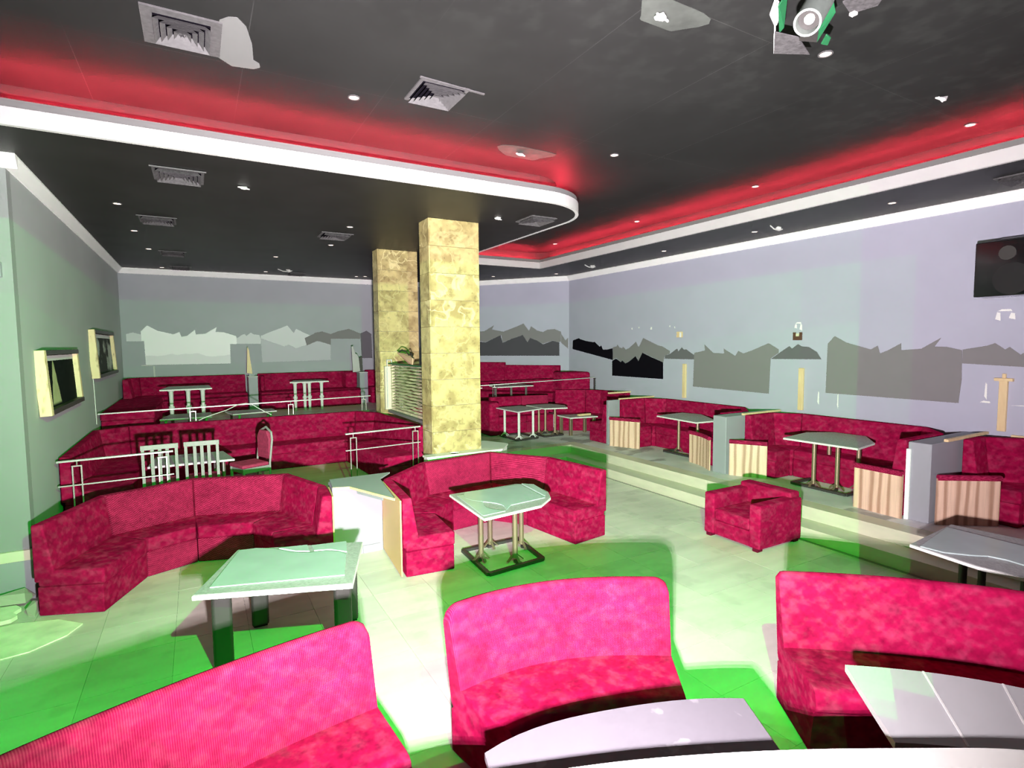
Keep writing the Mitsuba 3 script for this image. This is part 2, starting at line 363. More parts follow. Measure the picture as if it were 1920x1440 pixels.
# ceilings
R0 = 1.05
nose = [(4.75, 6.48)] + [(4.30 + 0.62 * math.sin(a), 7.40 - 0.92 * math.cos(a)) for a in np.linspace(0.05, math.pi / 2, 14)][0:]
nose = [(4.30 + 1.0 * math.sin(a), 7.48 - 1.0 * math.cos(a)) for a in np.linspace(0, math.pi / 2, 16)]
XN = 5.30
raised = Polygon([(-4.6, -3.2), (7.80, -3.2), (7.80, 12.2), (XN, 12.2)] + nose[::-1] + [(-4.6, 6.48)])
room = Polygon([(-4.6, -3.2), (XR, -3.2), tuple(CA), tuple(CB), (XL, YB), (XL, 7.5), (-4.6, 7.5)])
struct('ceiling_soffit', 'dark low ceiling around the raised ceiling field', prism(room.difference(raised.buffer(0.34, join_style=1)), ZS, ZS + 0.04), 'soffit_paint', cat='ceiling')
lipring = raised.buffer(0.34, join_style=1).difference(raised.buffer(0.05, join_style=1)).intersection(room)
struct('ceiling_cove', 'dark ledge of the red lit cove', prism(lipring, ZS, ZS + 0.03) if lipring.geom_type == 'Polygon' else merge([prism(g, ZS, ZS + 0.03) for g in lipring.geoms]), 'soffit_paint', cat='ceiling')
def polys(g): return [q for q in ([g] if g.geom_type == 'Polygon' else list(g.geoms)) if q.geom_type == 'Polygon' and q.area > 1e-7]
fas = raised.buffer(0.05, join_style=1).difference(raised.buffer(0.0))
fas2 = raised.buffer(0.05, join_style=1).difference(raised.buffer(0.02, join_style=1))
lim = sbox(-4.6, -3.2, XR, YB)
struct('trim_cove', 'white moulding along the edge of the raised ceiling', merge([prism(g, ZS - 0.005, ZS + 0.15) for g in polys(fas.intersection(lim))]), 'trim_white')
struct('trim_fascia', 'grey fascia band above the white cove moulding', merge([prism(g, ZS + 0.15, ZS + 0.225) for g in polys(fas2.intersection(lim))]), 'fascia_grey')
struct('ceiling', 'raised dark grey ceiling field with red cove glow', prism(raised.buffer(0.36, join_style=1).intersection(lim.buffer(0.05)), ZU, ZU + 0.05), 'ceiling_paint')
back = raised.buffer(0.36, join_style=1).difference(raised.buffer(0.335, join_style=1)).intersection(room)
struct('ceiling_upstand', 'dark back of the red lit cove recess', merge([prism(g, ZS + 0.03, ZU) for g in polys(back)]), 'upstand_grey', cat='ceiling')
# red LED strips: real lights lying on the cove ledge
def led(line, label):
    pl = LineString(line).buffer(0.016, cap_style=2)
    m = prism(pl, ZS + 0.165, ZS + 0.195)
    k = solo('led_strip', label, 'led strip', m, 'black_plastic')
    scene[k]['emitter'] = {'type': 'area', 'radiance': {'type': 'rgb', 'value': LED_RADIANCE}}
off = 0.20
led([(-1.55, 6.48 + off)] + [(4.30, 6.48 + off)], 'red led strip hidden in the cove above the left white moulding')
led([(4.30 + (1.0 - off) * math.sin(a), 7.48 - (1.0 - off) * math.cos(a)) for a in np.linspace(0, math.pi / 2, 12)], 'red led strip hidden in the curved nose of the cove')
led([(7.80 + off, -0.5), (7.80 + off, 12.2)], 'red led strip hidden in the cove along the right side')
led([(XN, 12.2 + off), (7.8, 12.2 + off)], 'red led strip hidden in the far end of the cove')
# cornices
def cornice(a, b, inward):
    a, b = np.array(a, float), np.array(b, float); n_ = np.array(inward, float)
    prof = [(0, 0), (0.10, 0), (0.10, -0.02), (0.035, -0.10), (0.02, -0.135), (0, -0.135)]
    d = b - a; V, F = [], []
    for p0 in (a, b):
        for o, z in prof: V.append([p0[0] + n_[0] * o, p0[1] + n_[1] * o, ZS + z])
    return trimesh.convex.convex_hull(np.array([v for k, v in enumerate(V)]))
struct('cornice_right', 'white cornice along the top of the right wall', cornice((XR, -3.2), (XR, 13.25), (-1, 0)), 'cornice_white')
dd = (CB - CA) / np.linalg.norm(CB - CA)
struct('cornice_angled', 'white cornice on the angled corner wall', cornice(CA, CB, (-dd[1] * 1.0, dd[0] * 1.0)), 'cornice_white')
struct('cornice_back', 'white cornice along the top of the back wall', cornice((XL, YB), (CB[0], YB), (0, -1)), 'cornice_white')
struct('cornice_left', 'white cornice along the top of the left wall', cornice((XL, 7.5), (XL, YB), (1, 0)), 'cornice_white')
struct('cornice_return', 'white cornice on the left return wall', cornice((-4.6, 7.5), (XL + 0.1, 7.5), (0, -1)), 'cornice_white')

# columns: core plus single marble slabs
def column(x0, x1, y0, y1, zb, label, wide):
    k = thing('column', label, 'column', kind='structure')
    part(k, 'core', bx(x0 + 0.02, x1 - 0.02, y0 + 0.02, y1 - 0.02, zb, ZS), 'grout')
    h = 0.417; z = ZS; i = 0
    while z > zb + 0.05:
        zl = max(zb, z - h); g = 0.002
        order = [0, 2, 1, 4, 3, 0, 5, 2, 4, 1, 3]
        mf = MARBLE[order[(i + wide) % 11]]
        part(k, 'slab', cbx(x0 + 0.022, x1, y0, y0 + 0.02, zl + g, z - g, 0.002), mf)
        part(k, 'slab', cbx(x0, x0 + 0.02, y0 + 0.0, y1, zl + g, z - g, 0.002), MARBLE[(i * 2 + 1) % 6])
        part(k, 'slab', cbx(x1 - 0.018, x1 + 0.002, y0 + 0.021, y1, zl + g, z - g, 0.002), MARBLE[(i * 3 + 2) % 6])
        z -= h; i += 1
column(3.17, 4.03, 8.12, 8.53, 0.0, 'front marble clad column lit yellow, nearest the sunken floor', 0)
column(3.26, 4.11, 11.2, 11.55, 0.35, 'rear marble clad column behind the louvre screen', 3)

# ------------------------------------------------------------------ seating builders
def offset_line(P, d):
    """polyline moved d to its left, with mitred corners"""
    P = np.asarray(P, float); n = len(P); out = []
    nr = []
    for i in range(n - 1):
        e = P[i + 1] - P[i]; e /= np.linalg.norm(e); nr.append(np.array([-e[1], e[0]]))
    for i in range(n):
        a = nr[max(i - 1, 0)]; b = nr[min(i, n - 2)]; m = a + b; m /= np.linalg.norm(m)
        out.append(P[i] + m * d / max(0.35, m @ a))
    return np.array(out)
def booth(root, line, zf, hs=0.45, hb=0.92, depth=0.62, tb=0.11, tr=0.20, fab=None, r=0.02, seat_r=0.03, ends=None):
    """upholstered bench following a line: the line is the outer top edge of the back, the seat lies to its left"""
    P = np.asarray(line, float); n = len(P)
    o = {d: offset_line(P, d) for d in (0.0, tb, tr, depth, depth - 0.015, 0.03)}
    fab = fab or ['velvet'] * (n - 1)
    for i in range(n - 1):
        def seg(d): return o[d][i], o[d][i + 1]
        def quad(d0, d1, z0, z1, rr, d0t=None, d1t=None):
            pts = []
            for (da, za) in ((d0, z0), (d0t if d0t is not None else d0, z1), (d1, z0), (d1t if d1t is not None else d1, z1)):
                a, b = seg(da); c = (a + b) / 2; L = np.linalg.norm(b - a)
                for q in (a, b):
                    dd = (c - q) / np.linalg.norm(c - q)
                    pts.append([*(q + dd * (rr + 0.001)), za])
            pts = np.array(pts); cen = pts.mean(0)
            # shrink by r so that the rounded shape keeps its size
            zlo, zhi = pts[:, 2].min(), pts[:, 2].max()
            pts[:, 2] = np.where(pts[:, 2] == zlo, zlo + rr, zhi - rr)
            a0, b0 = seg(d0); e = (b0 - a0) / np.linalg.norm(b0 - a0); nn = np.array([-e[1], e[0]])
            s = (pts[:, :2] - cen[:2]) @ nn
            pts[:, :2] -= np.sign(s)[:, None] * nn * rr
            return hullpts(pts, rr)
        f = fab[i]
        part(root, 'backrest', quad(0.0, tr, zf + hs - 0.12, zf + hb, r, 0.0, tb), f, 40)
        part(root, 'seat', quad(0.03, depth, zf + hs - 0.17, zf + hs, seat_r), 'velvet', 40)
        part(root, 'base', quad(0.03, depth - 0.015, zf + 0.005, zf + hs - 0.165, 0.012), 'velvet' if f != 'velvet_chevron' else f, 40)

def arc_sofa(root, line, zf, hs, hb, lean, thick, depth, rb=0.11, base_cut=0.0, fabb='velvet_cord', fabs='velvet'):
    """curved one-piece sofa: the line is the rear top edge of the backrest, the seat lies to its right"""
    ls = LineString(line); n = 56
    s = np.linspace(0, ls.length, n)
    # denser at both ends so that the corners round off
    s = ls.length * (0.5 - 0.5 * np.cos(np.pi * np.linspace(0, 1, n))) * 0.5 + 0.5 * s
    P = np.array([ls.interpolate(v).coords[0] for v in s])
    t = np.gradient(P, axis=0); t /= np.linalg.norm(t, axis=1, keepdims=True)
    inw = np.c_[t[:, 1], -t[:, 0]]
    def sweep(name, profile_fn, m, cap=True):
        prof = [profile_fn(min(v, ls.length - v)) for v in s]; k = len(prof[0])
        V, U = [], []
        for i in range(n):
            q = np.array(prof[i]); L = np.r_[0, np.cumsum(np.linalg.norm(np.diff(q, axis=0), axis=1))]
            for j in range(k):
                V.append([*(P[i] + inw[i] * q[j][0]), zf + q[j][1]]); U.append([s[i], L[j]])
        F = []
        for i in range(n - 1):
            for j in range(k - 1):
                a, b, c, d = i * k + j, i * k + j + 1, (i + 1) * k + j + 1, (i + 1) * k + j
                F += [[a, b, c], [a, c, d]]
        for e, flip in ((0, 1), (n - 1, 0)):
            b0 = len(V); ring_ = [V[e * k + j] for j in range(k)]; c = np.mean(ring_, axis=0)
            V += ring_ + [list(c)]; U += [[s[e], 0.0]] * (k + 1)
            for j in range(k - 1):
                F.append([b0 + k, b0 + j, b0 + j + 1] if flip else [b0 + k, b0 + j + 1, b0 + j])
            F.append([b0 + k, b0 + k - 1, b0] if flip else [b0 + k, b0, b0 + k - 1])
        part(root, name, trimesh.Trimesh(np.array(V), np.array(F), process=False), m, True, uv=np.array(U))
    def rounded(pts, r, k=4):
        out = []; q = np.array(pts); m = len(q)
        for i in range(m):
            p, a, b = q[i], q[i - 1] - q[i], q[(i + 1) % m] - q[i]
            la, lb = np.linalg.norm(a), np.linalg.norm(b); rr = min(r, la * .45, lb * .45)
            A, B = p + a / la * rr, p + b / lb * rr
            for u in np.linspace(0, 1, k): out.append((1 - u) ** 2 * A + 2 * u * (1 - u) * p + u * u * B)
        return np.array(out + [out[0]])
    def back_prof(d):
        cut = 0.0 if d >= rb else rb - math.sqrt(max(0, rb * rb - (rb - d) ** 2))
        h = hb - cut * 0.8
        return rounded([(lean * 0.55, 0.03), (0.0, h), (thick, h), (lean + thick, hs - 0.10), (lean + thick, 0.03)][0:], 0.035)
    def back_prof2(d):
        cut = 0.0 if d >= rb else rb - math.sqrt(max(0, rb * rb - (rb - d) ** 2))
        h = hb - cut * 0.8
        return rounded([(lean * 0.5, hs - 0.14), (0.0, h), (thick, h), (lean + thick * 0.8, hs - 0.14)], 0.035)
    sweep('backrest', back_prof2, fabb)
    sweep('seat', lambda d: rounded([(lean * 0.5, hs - 0.16), (lean * 0.5, hs - 0.005), (lean + depth, hs), (lean + depth + 0.02, hs - 0.16)], 0.06), fabs)
    sweep('base', lambda d: rounded([(lean * 0.5, 0.01), (lean * 0.5, hs - 0.155), (lean + depth - 0.01, hs - 0.155), (lean + depth - 0.06, 0.01)], 0.02), fabs)

def smooth_line(pts, n=40):
    from scipy.interpolate import splprep, splev
    P = np.array(pts, float); tck, u = splprep(P.T, s=0, k=min(3, len(P) - 1))
    return np.array(splev(np.linspace(0, 1, n), tck)).T

# ------------------------------------------------------------------ table builder
def glassy(root, poly, z, t=0.008, m='glass_mint'):
    part(root, 'glass', champrism(poly, z, z + t, 0.002), m)
def post_table(root, top, z, zf, legs, frame, r=0.032, tt=0.03, legm='brass_worn', topm='laminate_grey', flat=False):
    """table top over steel posts that stand on a rectangular base frame"""
    part(root, 'tabletop', champrism(top, z - tt, z, 0.004), topm)
    part(root, 'edging', prism(Polygon(top).buffer(0.003, join_style=2).difference(Polygon(top).buffer(-0.012)), z - tt - 0.002, z - 0.006), 'edge_white')
    for (x, y) in legs:
        lm = merge([cyl(x, y, zf + 0.07, z - tt, r, 14), cyl(x, y, z - tt - 0.02, z - tt, r * 2.0, 14)])
        k = part(root, 'leg', lm, legm, 40)
        # four flared gussets at the foot of the post
        fl = []
        for a in (0, 1, 2, 3):
            d = np.array([math.cos(a * math.pi / 2 + 0.02), math.sin(a * math.pi / 2 + 0.02)])
            fl.append(bar((x, y, zf + 0.13), (x + d[0] * 0.11, y + d[1] * 0.11, zf + 0.035), 0.03, 0.012))
        part(k, 'gusset', merge(fl), legm)
    fr = []
    for a, b in zip(frame, frame[1:] + frame[:1]):
        part(root, 'base_bar', bar((*a, zf + 0.025), (*b, zf + 0.025), 0.05, 0.035), 'steel_dark')
    fr = np.array(frame, float); c = fr.mean(0)
    for (x, y) in legs:
        e = min(((np.array(frame[i], float), np.array(frame[(i + 1) % len(frame)], float)) for i in range(len(frame))),
                key=lambda ab: LineString([ab[0], ab[1]]).distance(Point(x, y)))
        q = LineString(e); h = q.interpolate(q.project(Point(x, y))); h = (h.x, h.y)
        if math.dist(h, (x, y)) > 0.05:
            part(root, 'foot_bar', bar((x, y, zf + 0.035), (*h, zf + 0.025), 0.05, 0.03), 'steel_dark')
        else:
            part(root, 'foot_plate', cbx(x - 0.05, x + 0.05, y - 0.05, y + 0.05, zf + 0.04, zf + 0.075, 0.006), 'steel_dark')

# ------------------------------------------------------------------ foreground: round counter, white tables, corduroy sofas
k = thing('round_counter', 'brightly lit cream white curved counter at the bottom edge of the view', 'counter')
arc = smooth_line([(0.55, 1.98), (0.92, 1.90), (1.21, 1.80), (1.45, 1.71), (1.77, 1.57), (2.32, 1.29), (2.67, 1.09), (3.02, 0.87), (3.36, 0.50), (3.55, 0.1)], 40)
cen = np.array([0.55, -1.2])
inner = cen + (arc - cen) * 0.70
part(k, 'countertop', champrism(Polygon(np.vstack([arc, inner[::-1]])), 0.855, 0.90, 0.010), 'ledge_white')
f0 = cen + (arc - cen) * 0.82; f1 = cen + (arc - cen) * 0.80
part(k, 'front_panel', prism(Polygon(np.vstack([f0, f1[::-1]])), 0.0, 0.855), 'black_plastic')

def white_table(label, outer, inner_, zt, seams, legs, topm='top_white'):
    k = thing('curved_table', label, 'table')
    poly = Polygon(list(outer) + list(inner_)[::-1])
    if seams:
        cuts = [poly]
        for (a, b) in seams:
            a, b = np.array(a), np.array(b); d = b - a; ln = LineString([a - d * 2, b + d * 2]).buffer(0.0025, cap_style=2)
            new = []
            for g in cuts: new += polys(g.difference(ln))
            cuts = new
        for g in cuts: part(k, 'top_panel', prism(g, zt - 0.04, zt), 'top_panel_white')
        for (a, b) in seams:
            part(k, 'seam_strip', bar((*a, zt + 0.001), (*b, zt + 0.001), 0.010, 0.006), 'edge_white')
    else:
        part(k, 'tabletop', champrism(poly, zt - 0.04, zt, 0.006), 'top_white')
    for (x, y) in legs:
        g = part(k, 'leg', merge([cyl(x, y, 0.03, zt - 0.04, 0.035), cyl(x, y, zt - 0.06, zt - 0.04, 0.09)]), 'steel', 40)
        part(g, 'foot', cyl(x, y, 0.0, 0.03, 0.2, 24, 0.17), 'steel_dark', 40)
    return k
out_c = smooth_line([(1.09, 2.20), (1.42, 2.22), (1.80, 2.14), (2.15, 2.02), (2.47, 1.85)], 16)
inn_c = smooth_line([(0.98, 1.80), (1.28, 1.82), (1.62, 1.76), (2.00, 1.63), (2.29, 1.51)], 16)
white_table('lilac white curved table before the centre foreground sofa', out_c, inn_c, 0.75, [], [(1.45, 1.95), (2.05, 1.75)])
out_r = smooth_line([(3.24, 1.75), (3.55, 1.49), (3.79, 1.22), (3.97, 0.92), (4.08, 0.6)], 16)
inn_r = smooth_line([(2.80, 1.27), (3.04, 1.09), (3.24, 0.88), (3.38, 0.64), (3.46, 0.40)], 16)
white_table('white curved table of jointed panels before the right foreground sofa', out_r, inn_r, 0.75,
            [((3.555, 1.485), (3.06, 1.08)), ((3.80, 1.205), (3.25, 0.87)), ((3.97, 0.92), (3.38, 0.64))], [(3.2, 1.35), (3.65, 0.8)])

k = thing('curved_sofa', 'crimson corduroy curved sofa in the centre foreground behind the lilac white table', 'sofa')
arc_sofa(k, smooth_line([(1.325, 3.265), (1.75, 3.30), (2.19, 3.225), (2.58, 3.06), (2.915, 2.85)]), 0.0, 0.46, 0.955, 0.17, 0.07, 0.52)
k = thing('curved_sofa', 'crimson corduroy curved sofa in the left foreground, cut by the frame corner', 'sofa')
arc_sofa(k, smooth_line([(-1.45, 2.62), (-0.79, 2.99), (-0.44, 3.12), (0.01, 3.25), (0.42, 3.335), (0.85, 3.385)]), 0.0, 0.46, 0.955, 0.17, 0.07, 0.52)
k = thing('curved_sofa', 'crimson velvet curved sofa in the right foreground under the jointed white table', 'sofa')
arc_sofa(k, smooth_line([(3.69, 2.52), (4.12, 2.19), (4.49, 1.84), (4.82, 1.44), (5.05, 1.0), (5.18, 0.5)]), 0.0, 0.46, 0.955, 0.17, 0.07, 0.52, rb=0.05, fabb='velvet')

# ------------------------------------------------------------------ sunken floor: two booths, counter, armchair, glass tables
k = thing('booth_sofa', 'crimson U shaped booth sofa in front of the marble column, around the glass topped table', 'sofa')
booth(k, [(4.83, 5.86), (4.66, 7.0), (4.05, 7.86), (2.80, 7.68), (2.03, 6.96), (1.94, 5.92)], 0.0, 0.46, 0.92, 0.62,
      fab=['velvet', 'velvet_chevron', 'velvet_chevron', 'velvet', 'velvet'])
part(k, 'end_panel', prism([(1.93, 5.93), (2.018, 6.92), (2.002, 6.925), (1.914, 5.935)], 0.02, 0.90), 'plywood', label='bare plywood end panel')
k = thing('booth_sofa', 'crimson chevron stitched booth sofa against the left return wall', 'sofa')
booth(k, [(1.29, 6.50), (1.33, 7.02), (1.02, 7.98), (-0.12, 8.36), (-1.08, 7.94), (-1.49, 6.92)], 0.0, 0.46, 0.92, 0.64,
      fab=['velvet', 'velvet', 'velvet_chevron', 'velvet_chevron', 'velvet'])
part(k, 'end_panel', prism([(1.295, 6.52), (1.345, 7.0), (1.361, 6.995), (1.311, 6.515)], 0.02, 0.90), 'plywood', label='bare plywood end panel')

k = thing('service_counter', 'lilac fronted service counter with grey top between the two booth sofas', 'counter')
top = [(1.37, 6.85), (1.56, 6.78), (1.87, 5.98), (2.0, 7.0), (2.22, 7.28), (1.42, 7.28)]
part(k, 'countertop', prism(Polygon(top), 0.905, 0.925), 'grey_paint')
part(k, 'edge_strip', merge([bar((1.37, 6.845, 0.912), (1.56, 6.775, 0.912), 0.012, 0.028), bar((1.56, 6.775, 0.912), (1.87, 5.975, 0.912), 0.012, 0.028)]), 'pine')
part(k, 'bracket', bar((1.62, 6.66, 0.875), (1.80, 6.20, 0.875), 0.01, 0.035), 'grey_paint')
part(k, 'front_panel', bx(1.38, 2.0, 6.93, 6.95, 0.0, 0.90), 'lilac_board')
part(k, 'body', bx(1.40, 2.0, 6.96, 7.26, 0.0, 0.90), 'grey_paint')
part(k, 'kick_rail', bx(1.74, 1.96, 6.915, 6.929, 0.0, 0.10), 'lilac_board')
k = thing('planter_box', 'low whitish box with a round black hole at the foot of the front column', 'box')
part(k, 'body', prism([(3.02, 8.10), (3.02, 7.93), (4.3, 7.93), (4.62, 8.30), (4.40, 8.75), (4.06, 8.75), (4.06, 8.10)], 0, 0.90), 'edge_white')
tp = Polygon([(3.0, 8.11), (3.0, 7.91), (4.32, 7.91), (4.64, 8.30), (4.42, 8.77), (4.05, 8.77), (4.05, 8.11)]).difference(Point(3.50, 8.012).buffer(0.080))
part(k, 'top', prism(tp, 0.90, 0.93), 'ledge_white')
part(k, 'hole', cyl(3.50, 8.012, 0.901, 0.912, 0.079, 24), 'panel_black')

k = thing('armchair', 'crimson velvet armchair alone beside the marble steps', 'armchair')
ax0, ax1, ay0, ay1 = 6.02, 6.92, 4.34, 5.21
part(k, 'arm', sbx(ax0, ax1 - 0.04, ay0, ay0 + 0.16, 0.04, 0.60, 0.022), 'velvet', 40)
part(k, 'arm', sbx(ax0, ax1 - 0.04, ay1 - 0.16, ay1, 0.04, 0.60, 0.022), 'velvet', 40)
part(k, 'backrest', sbx(ax1 - 0.2, ax1, ay0 + 0.06, ay1 - 0.03, 0.04, 0.665, 0.025), 'velvet', 40)
part(k, 'seat', sbx(ax0 + 0.01, ax1 - 0.19, ay0 + 0.162, ay1 - 0.162, 0.24, 0.40, 0.03), 'velvet', 40)
part(k, 'base', sbx(ax0 + 0.02, ax1 - 0.05, ay0 + 0.155, ay1 - 0.155, 0.04, 0.238, 0.012), 'velvet', 40)
for x in (ax0 + 0.06, ax1 - 0.1):
    for y in (ay0 + 0.07, ay1 - 0.07): part(k, 'foot', cbx(x - 0.05, x + 0.05, y - 0.04, y + 0.04, 0.0, 0.042), 'velvet_dark')

mt = [(2.72, 6.40), (2.66, 5.30), (3.46, 5.40), (3.74, 5.62), (3.86, 5.86), (3.90, 6.26), (3.72, 6.42)]
k = thing('glass_table', 'mint glass topped table on four brass posts inside the centre booth sofa', 'table')
post_table(k, mt, 0.75, 0.0, [(2.91, 5.90), (3.20, 6.22), (3.25, 5.66), (3.55, 6.02)], [(2.85, 6.30), (2.80, 5.48), (3.58, 5.55), (3.66, 6.32)])
def wavy(a, b, amp, n=14):
    a, b = np.array(a), np.array(b); d = b - a; nn = np.array([-d[1], d[0]])
    return [tuple(a + d * u + nn * amp * math.sin(2 * math.pi * u) * (1 if True else 0)) for u in np.linspace(0, 1, n)]
part(k, 'glass', champrism(Polygon([(2.68, 5.37)] + wavy((2.98, 5.40), (2.84, 6.26), 0.10)[0:] + [(2.76, 6.28)]).buffer(0), 0.752, 0.760, 0.002), 'glass_mint', label='mint glass sheet with wavy cut')
part(k, 'glass', champrism(Polygon(wavy((2.86, 6.28), (3.00, 5.42), -0.10) + [(3.14, 5.56), (3.66, 5.62), (3.72, 6.33), (2.92, 6.36)]).buffer(0), 0.752, 0.762, 0.002), 'glass_mint', label='mint glass sheet with wavy cut')
part(k, 'glass', champrism([(3.69, 5.66), (3.80, 5.80), (3.87, 6.22), (3.75, 6.34)], 0.752, 0.768, 0.003), 'glass_mint', label='mint glass end sheet')
k = thing('glass_table', 'grey table with broken mint glass and thick rounded legs before the left chevron sofa', 'table')
lt = [(-0.11, 4.86), (0.26, 5.76), (1.34, 5.36), (1.02, 4.44)]
part(k, 'tabletop', champrism(lt, 0.68, 0.72, 0.006), 'laminate_grey')
part(k, 'edging', prism(Polygon(lt).buffer(0.003, join_style=2).difference(Polygon(lt).buffer(-0.012)), 0.677, 0.712), 'edge_white')
part(k, 'glass', champrism([(0.01, 4.93), (0.27, 5.70), (0.42, 5.68), (0.56, 5.58), (0.68, 5.40), (0.82, 5.30), (0.97, 5.26), (1.08, 5.18), (1.12, 5.08), (1.0, 4.62)], 0.722, 0.732, 0.002), 'glass_mint', label='large mint glass sheet with wavy rear edge')
part(k, 'glass', champrism([(0.60, 5.56), (0.72, 5.54), (0.85, 5.51), (0.84, 5.33), (0.73, 5.40)], 0.722, 0.736, 0.002), 'glass_mint', label='small loose mint glass piece')
part(k, 'glass', champrism([(0.88, 5.48), (1.20, 5.42), (1.14, 5.14), (1.02, 5.28), (0.88, 5.33)], 0.722, 0.734, 0.002), 'glass_mint', label='corner piece of mint glass')
for (x, y) in [(0.09, 5.00), (1.0, 4.72), (0.42, 5.60), (1.18, 5.26)]:
    part(k, 'leg', sbx(x - 0.075, x + 0.075, y - 0.03, y + 0.03, 0.0, 0.68, 0.028), 'steel_dark', 40)
    part(k, 'foot_pad', cbx(x - 0.06, x + 0.06, y - 0.025, y + 0.025, 0.0, 0.006, 0.002), 'black_plastic')
k = thing('glass_table', 'mint glass topped table at the right frame edge behind the right foreground sofa', 'table')
rt = [(5.74, 2.55), (6.72, 2.62), (6.86, 1.50), (6.30, 1.20), (5.69, 1.66), (5.65, 2.0)]
post_table(k, rt, 0.75, 0.0, [(6.05, 2.25), (6.02, 1.80), (6.55, 1.75), (6.60, 2.3)], [(5.95, 2.40), (5.95, 1.62), (6.66, 1.58), (6.70, 2.40)], legm='steel_dark')
part(k, 'glass', champrism([(5.72, 2.46), (5.73, 2.28), (5.86, 2.12), (5.96, 2.04), (5.99, 1.92), (5.97, 1.80), (6.20, 1.45), (6.5, 1.5), (6.54, 2.58)], 0.752, 0.764, 0.002), 'glass_mint', label='mint glass sheet with wavy front edge')

# rubble by the left wall
k = thing('debris_sheet', 'pale curved broken sheet lying on the floor in the lower left', 'debris')
part(k, 'sheet', prism([(-2.2, 6.75), (-1.62, 6.82), (-1.28, 6.72), (-1.06, 6.50), (-1.15, 6.30), (-1.38, 6.12), (-1.62, 6.08), (-2.2, 6.10)], 0.001, 0.012), 'rubble_sheet')
part(k, 'slab', prism([(-2.3, 7.30), (-1.70, 7.22), (-1.64, 7.12), (-1.68, 7.02), (-1.63, 6.93), (-1.66, 6.86), (-2.3, 6.74)], 0.012, 0.05), 'rubble_sheet')
k = thing('stone_chunk', 'flat broken stone chunk leaning at the left wall foot', 'debris', 'broken stone by the left wall')
part(k, 'chunk', hullpts([(-1.95, 7.25, 0.06), (-1.62, 7.20, 0.06), (-1.58, 7.40, 0.06), (-1.90, 7.42, 0.06), (-1.86, 7.28, 0.15), (-1.64, 7.27, 0.14), (-1.66, 7.38, 0.16)]), 'rubble_stone')
k = thing('stone_chunk', 'small angular stone chunk between sofa end and left wall', 'debris', 'broken stone by the left wall')
part(k, 'chunk', hullpts([(-1.56, 6.98, 0.0), (-1.50, 6.93, 0.0), (-1.49, 7.18, 0.0), (-1.60, 7.22, 0.0), (-1.58, 7.0, 0.07), (-1.51, 7.12, 0.09), (-1.56, 7.18, 0.08)]), 'rubble_stone')

# ------------------------------------------------------------------ railings
def railing(label, a, b, za, zb, zf, posts, lower=None):
    k = thing('railing', label, 'railing')
    a, b = np.array(a, float), np.array(b, float); d = (b - a) / np.linalg.norm(b - a); L = np.linalg.norm(b - a)
    part(k, 'handrail', bar((*a, za), (*b, zb), 0.05, 0.022), 'steel_bright')
    if lower: part(k, 'mid_bar', bar((*a, za - lower), (*b, zb - lower), 0.016, 0.016), 'steel_bright')
    for t in posts:
        p = a + d * L * t; z = za + (zb - za) * t; w = 0.045
        k2 = part(k, 'post', merge([bar((*(p - d * w), z - 0.07), (*(p - d * w), zf), 0.016, 0.016), bar((*(p + d * w), z - 0.07), (*(p + d * w), zf), 0.016, 0.016),
                               bar((*(p - d * (w + .008)), z - 0.07), (*(p + d * (w + .008)), z - 0.07), 0.016, 0.016)]), 'steel')
        part(k2, 'pin', cyl(p[0], p[1], z - 0.07, z - 0.008, 0.008, 8), 'steel')
    return k
railing('short steel railing with two posts along the left end of the lower terrace', (-1.55, 8.58), (-0.33, 8.58), 1.25, 1.265, PZ, [0.16, 0.90], 0.31)
railing('steel railing running from the stair gap to the front marble column', (1.93, 8.58), (3.14, 8.58), 1.29, 1.315, PZ, [0.10, 0.93], 0.26)
railing('long steel railing with twin bar posts across the rear terrace', (-1.55, 11.95), (3.25, 11.95), 1.485, 1.555, 0.70, [0.30, 0.66, 0.97])
railing('thin dark steel railing in the far right corner before the rear sofas', (6.25, 13.02), (9.38, 11.93), 1.56, 1.725, 0.70, [0.17])
k = thing('railing_post', 'dark end post of the far right railing beside the right wall', 'post')
part(k, 'post', cbx(9.36, 9.40, 11.90, 11.94, 0.70, 1.70), 'steel_dark'); part(k, 'cap', cbx(9.35, 9.41, 11.89, 11.95, 1.70, 1.712), 'steel_dark')

# ------------------------------------------------------------------ left terrace
k = thing('terrace_sofa', 'long crimson U shaped sofa around the left terrace', 'sofa')
booth(k, [(3.34, 8.85), (3.22, 11.2), (2.90, 11.74), (-1.12, 11.74), (-1.57, 11.40), (-1.57, 8.80)], PZ, 0.45, 0.92, 0.74,
      fab=['velvet', 'velvet', 'velvet', 'velvet', 'velvet'])
k = thing('laminate_table', 'grey laminate table behind two slatted chairs on the left terrace', 'table')
top = [(-0.66, 9.10), (0.42, 9.08), (0.30, 9.85), (-0.60, 9.88)]
part(k, 'tabletop', champrism(top, 0.96, 0.99, 0.004), 'laminate_grey')
part(k, 'edging', prism(Polygon(top).buffer(0.003, join_style=2).difference(Polygon(top).buffer(-0.012)), 0.957, 0.985), 'edge_white')
for (x, y) in [(-0.52, 9.25), (0.28, 9.25), (0.18, 9.72), (-0.48, 9.74)]:
    part(k, 'leg', cyl(x, y, PZ, 0.96, 0.026, 12), 'steel', 40); 
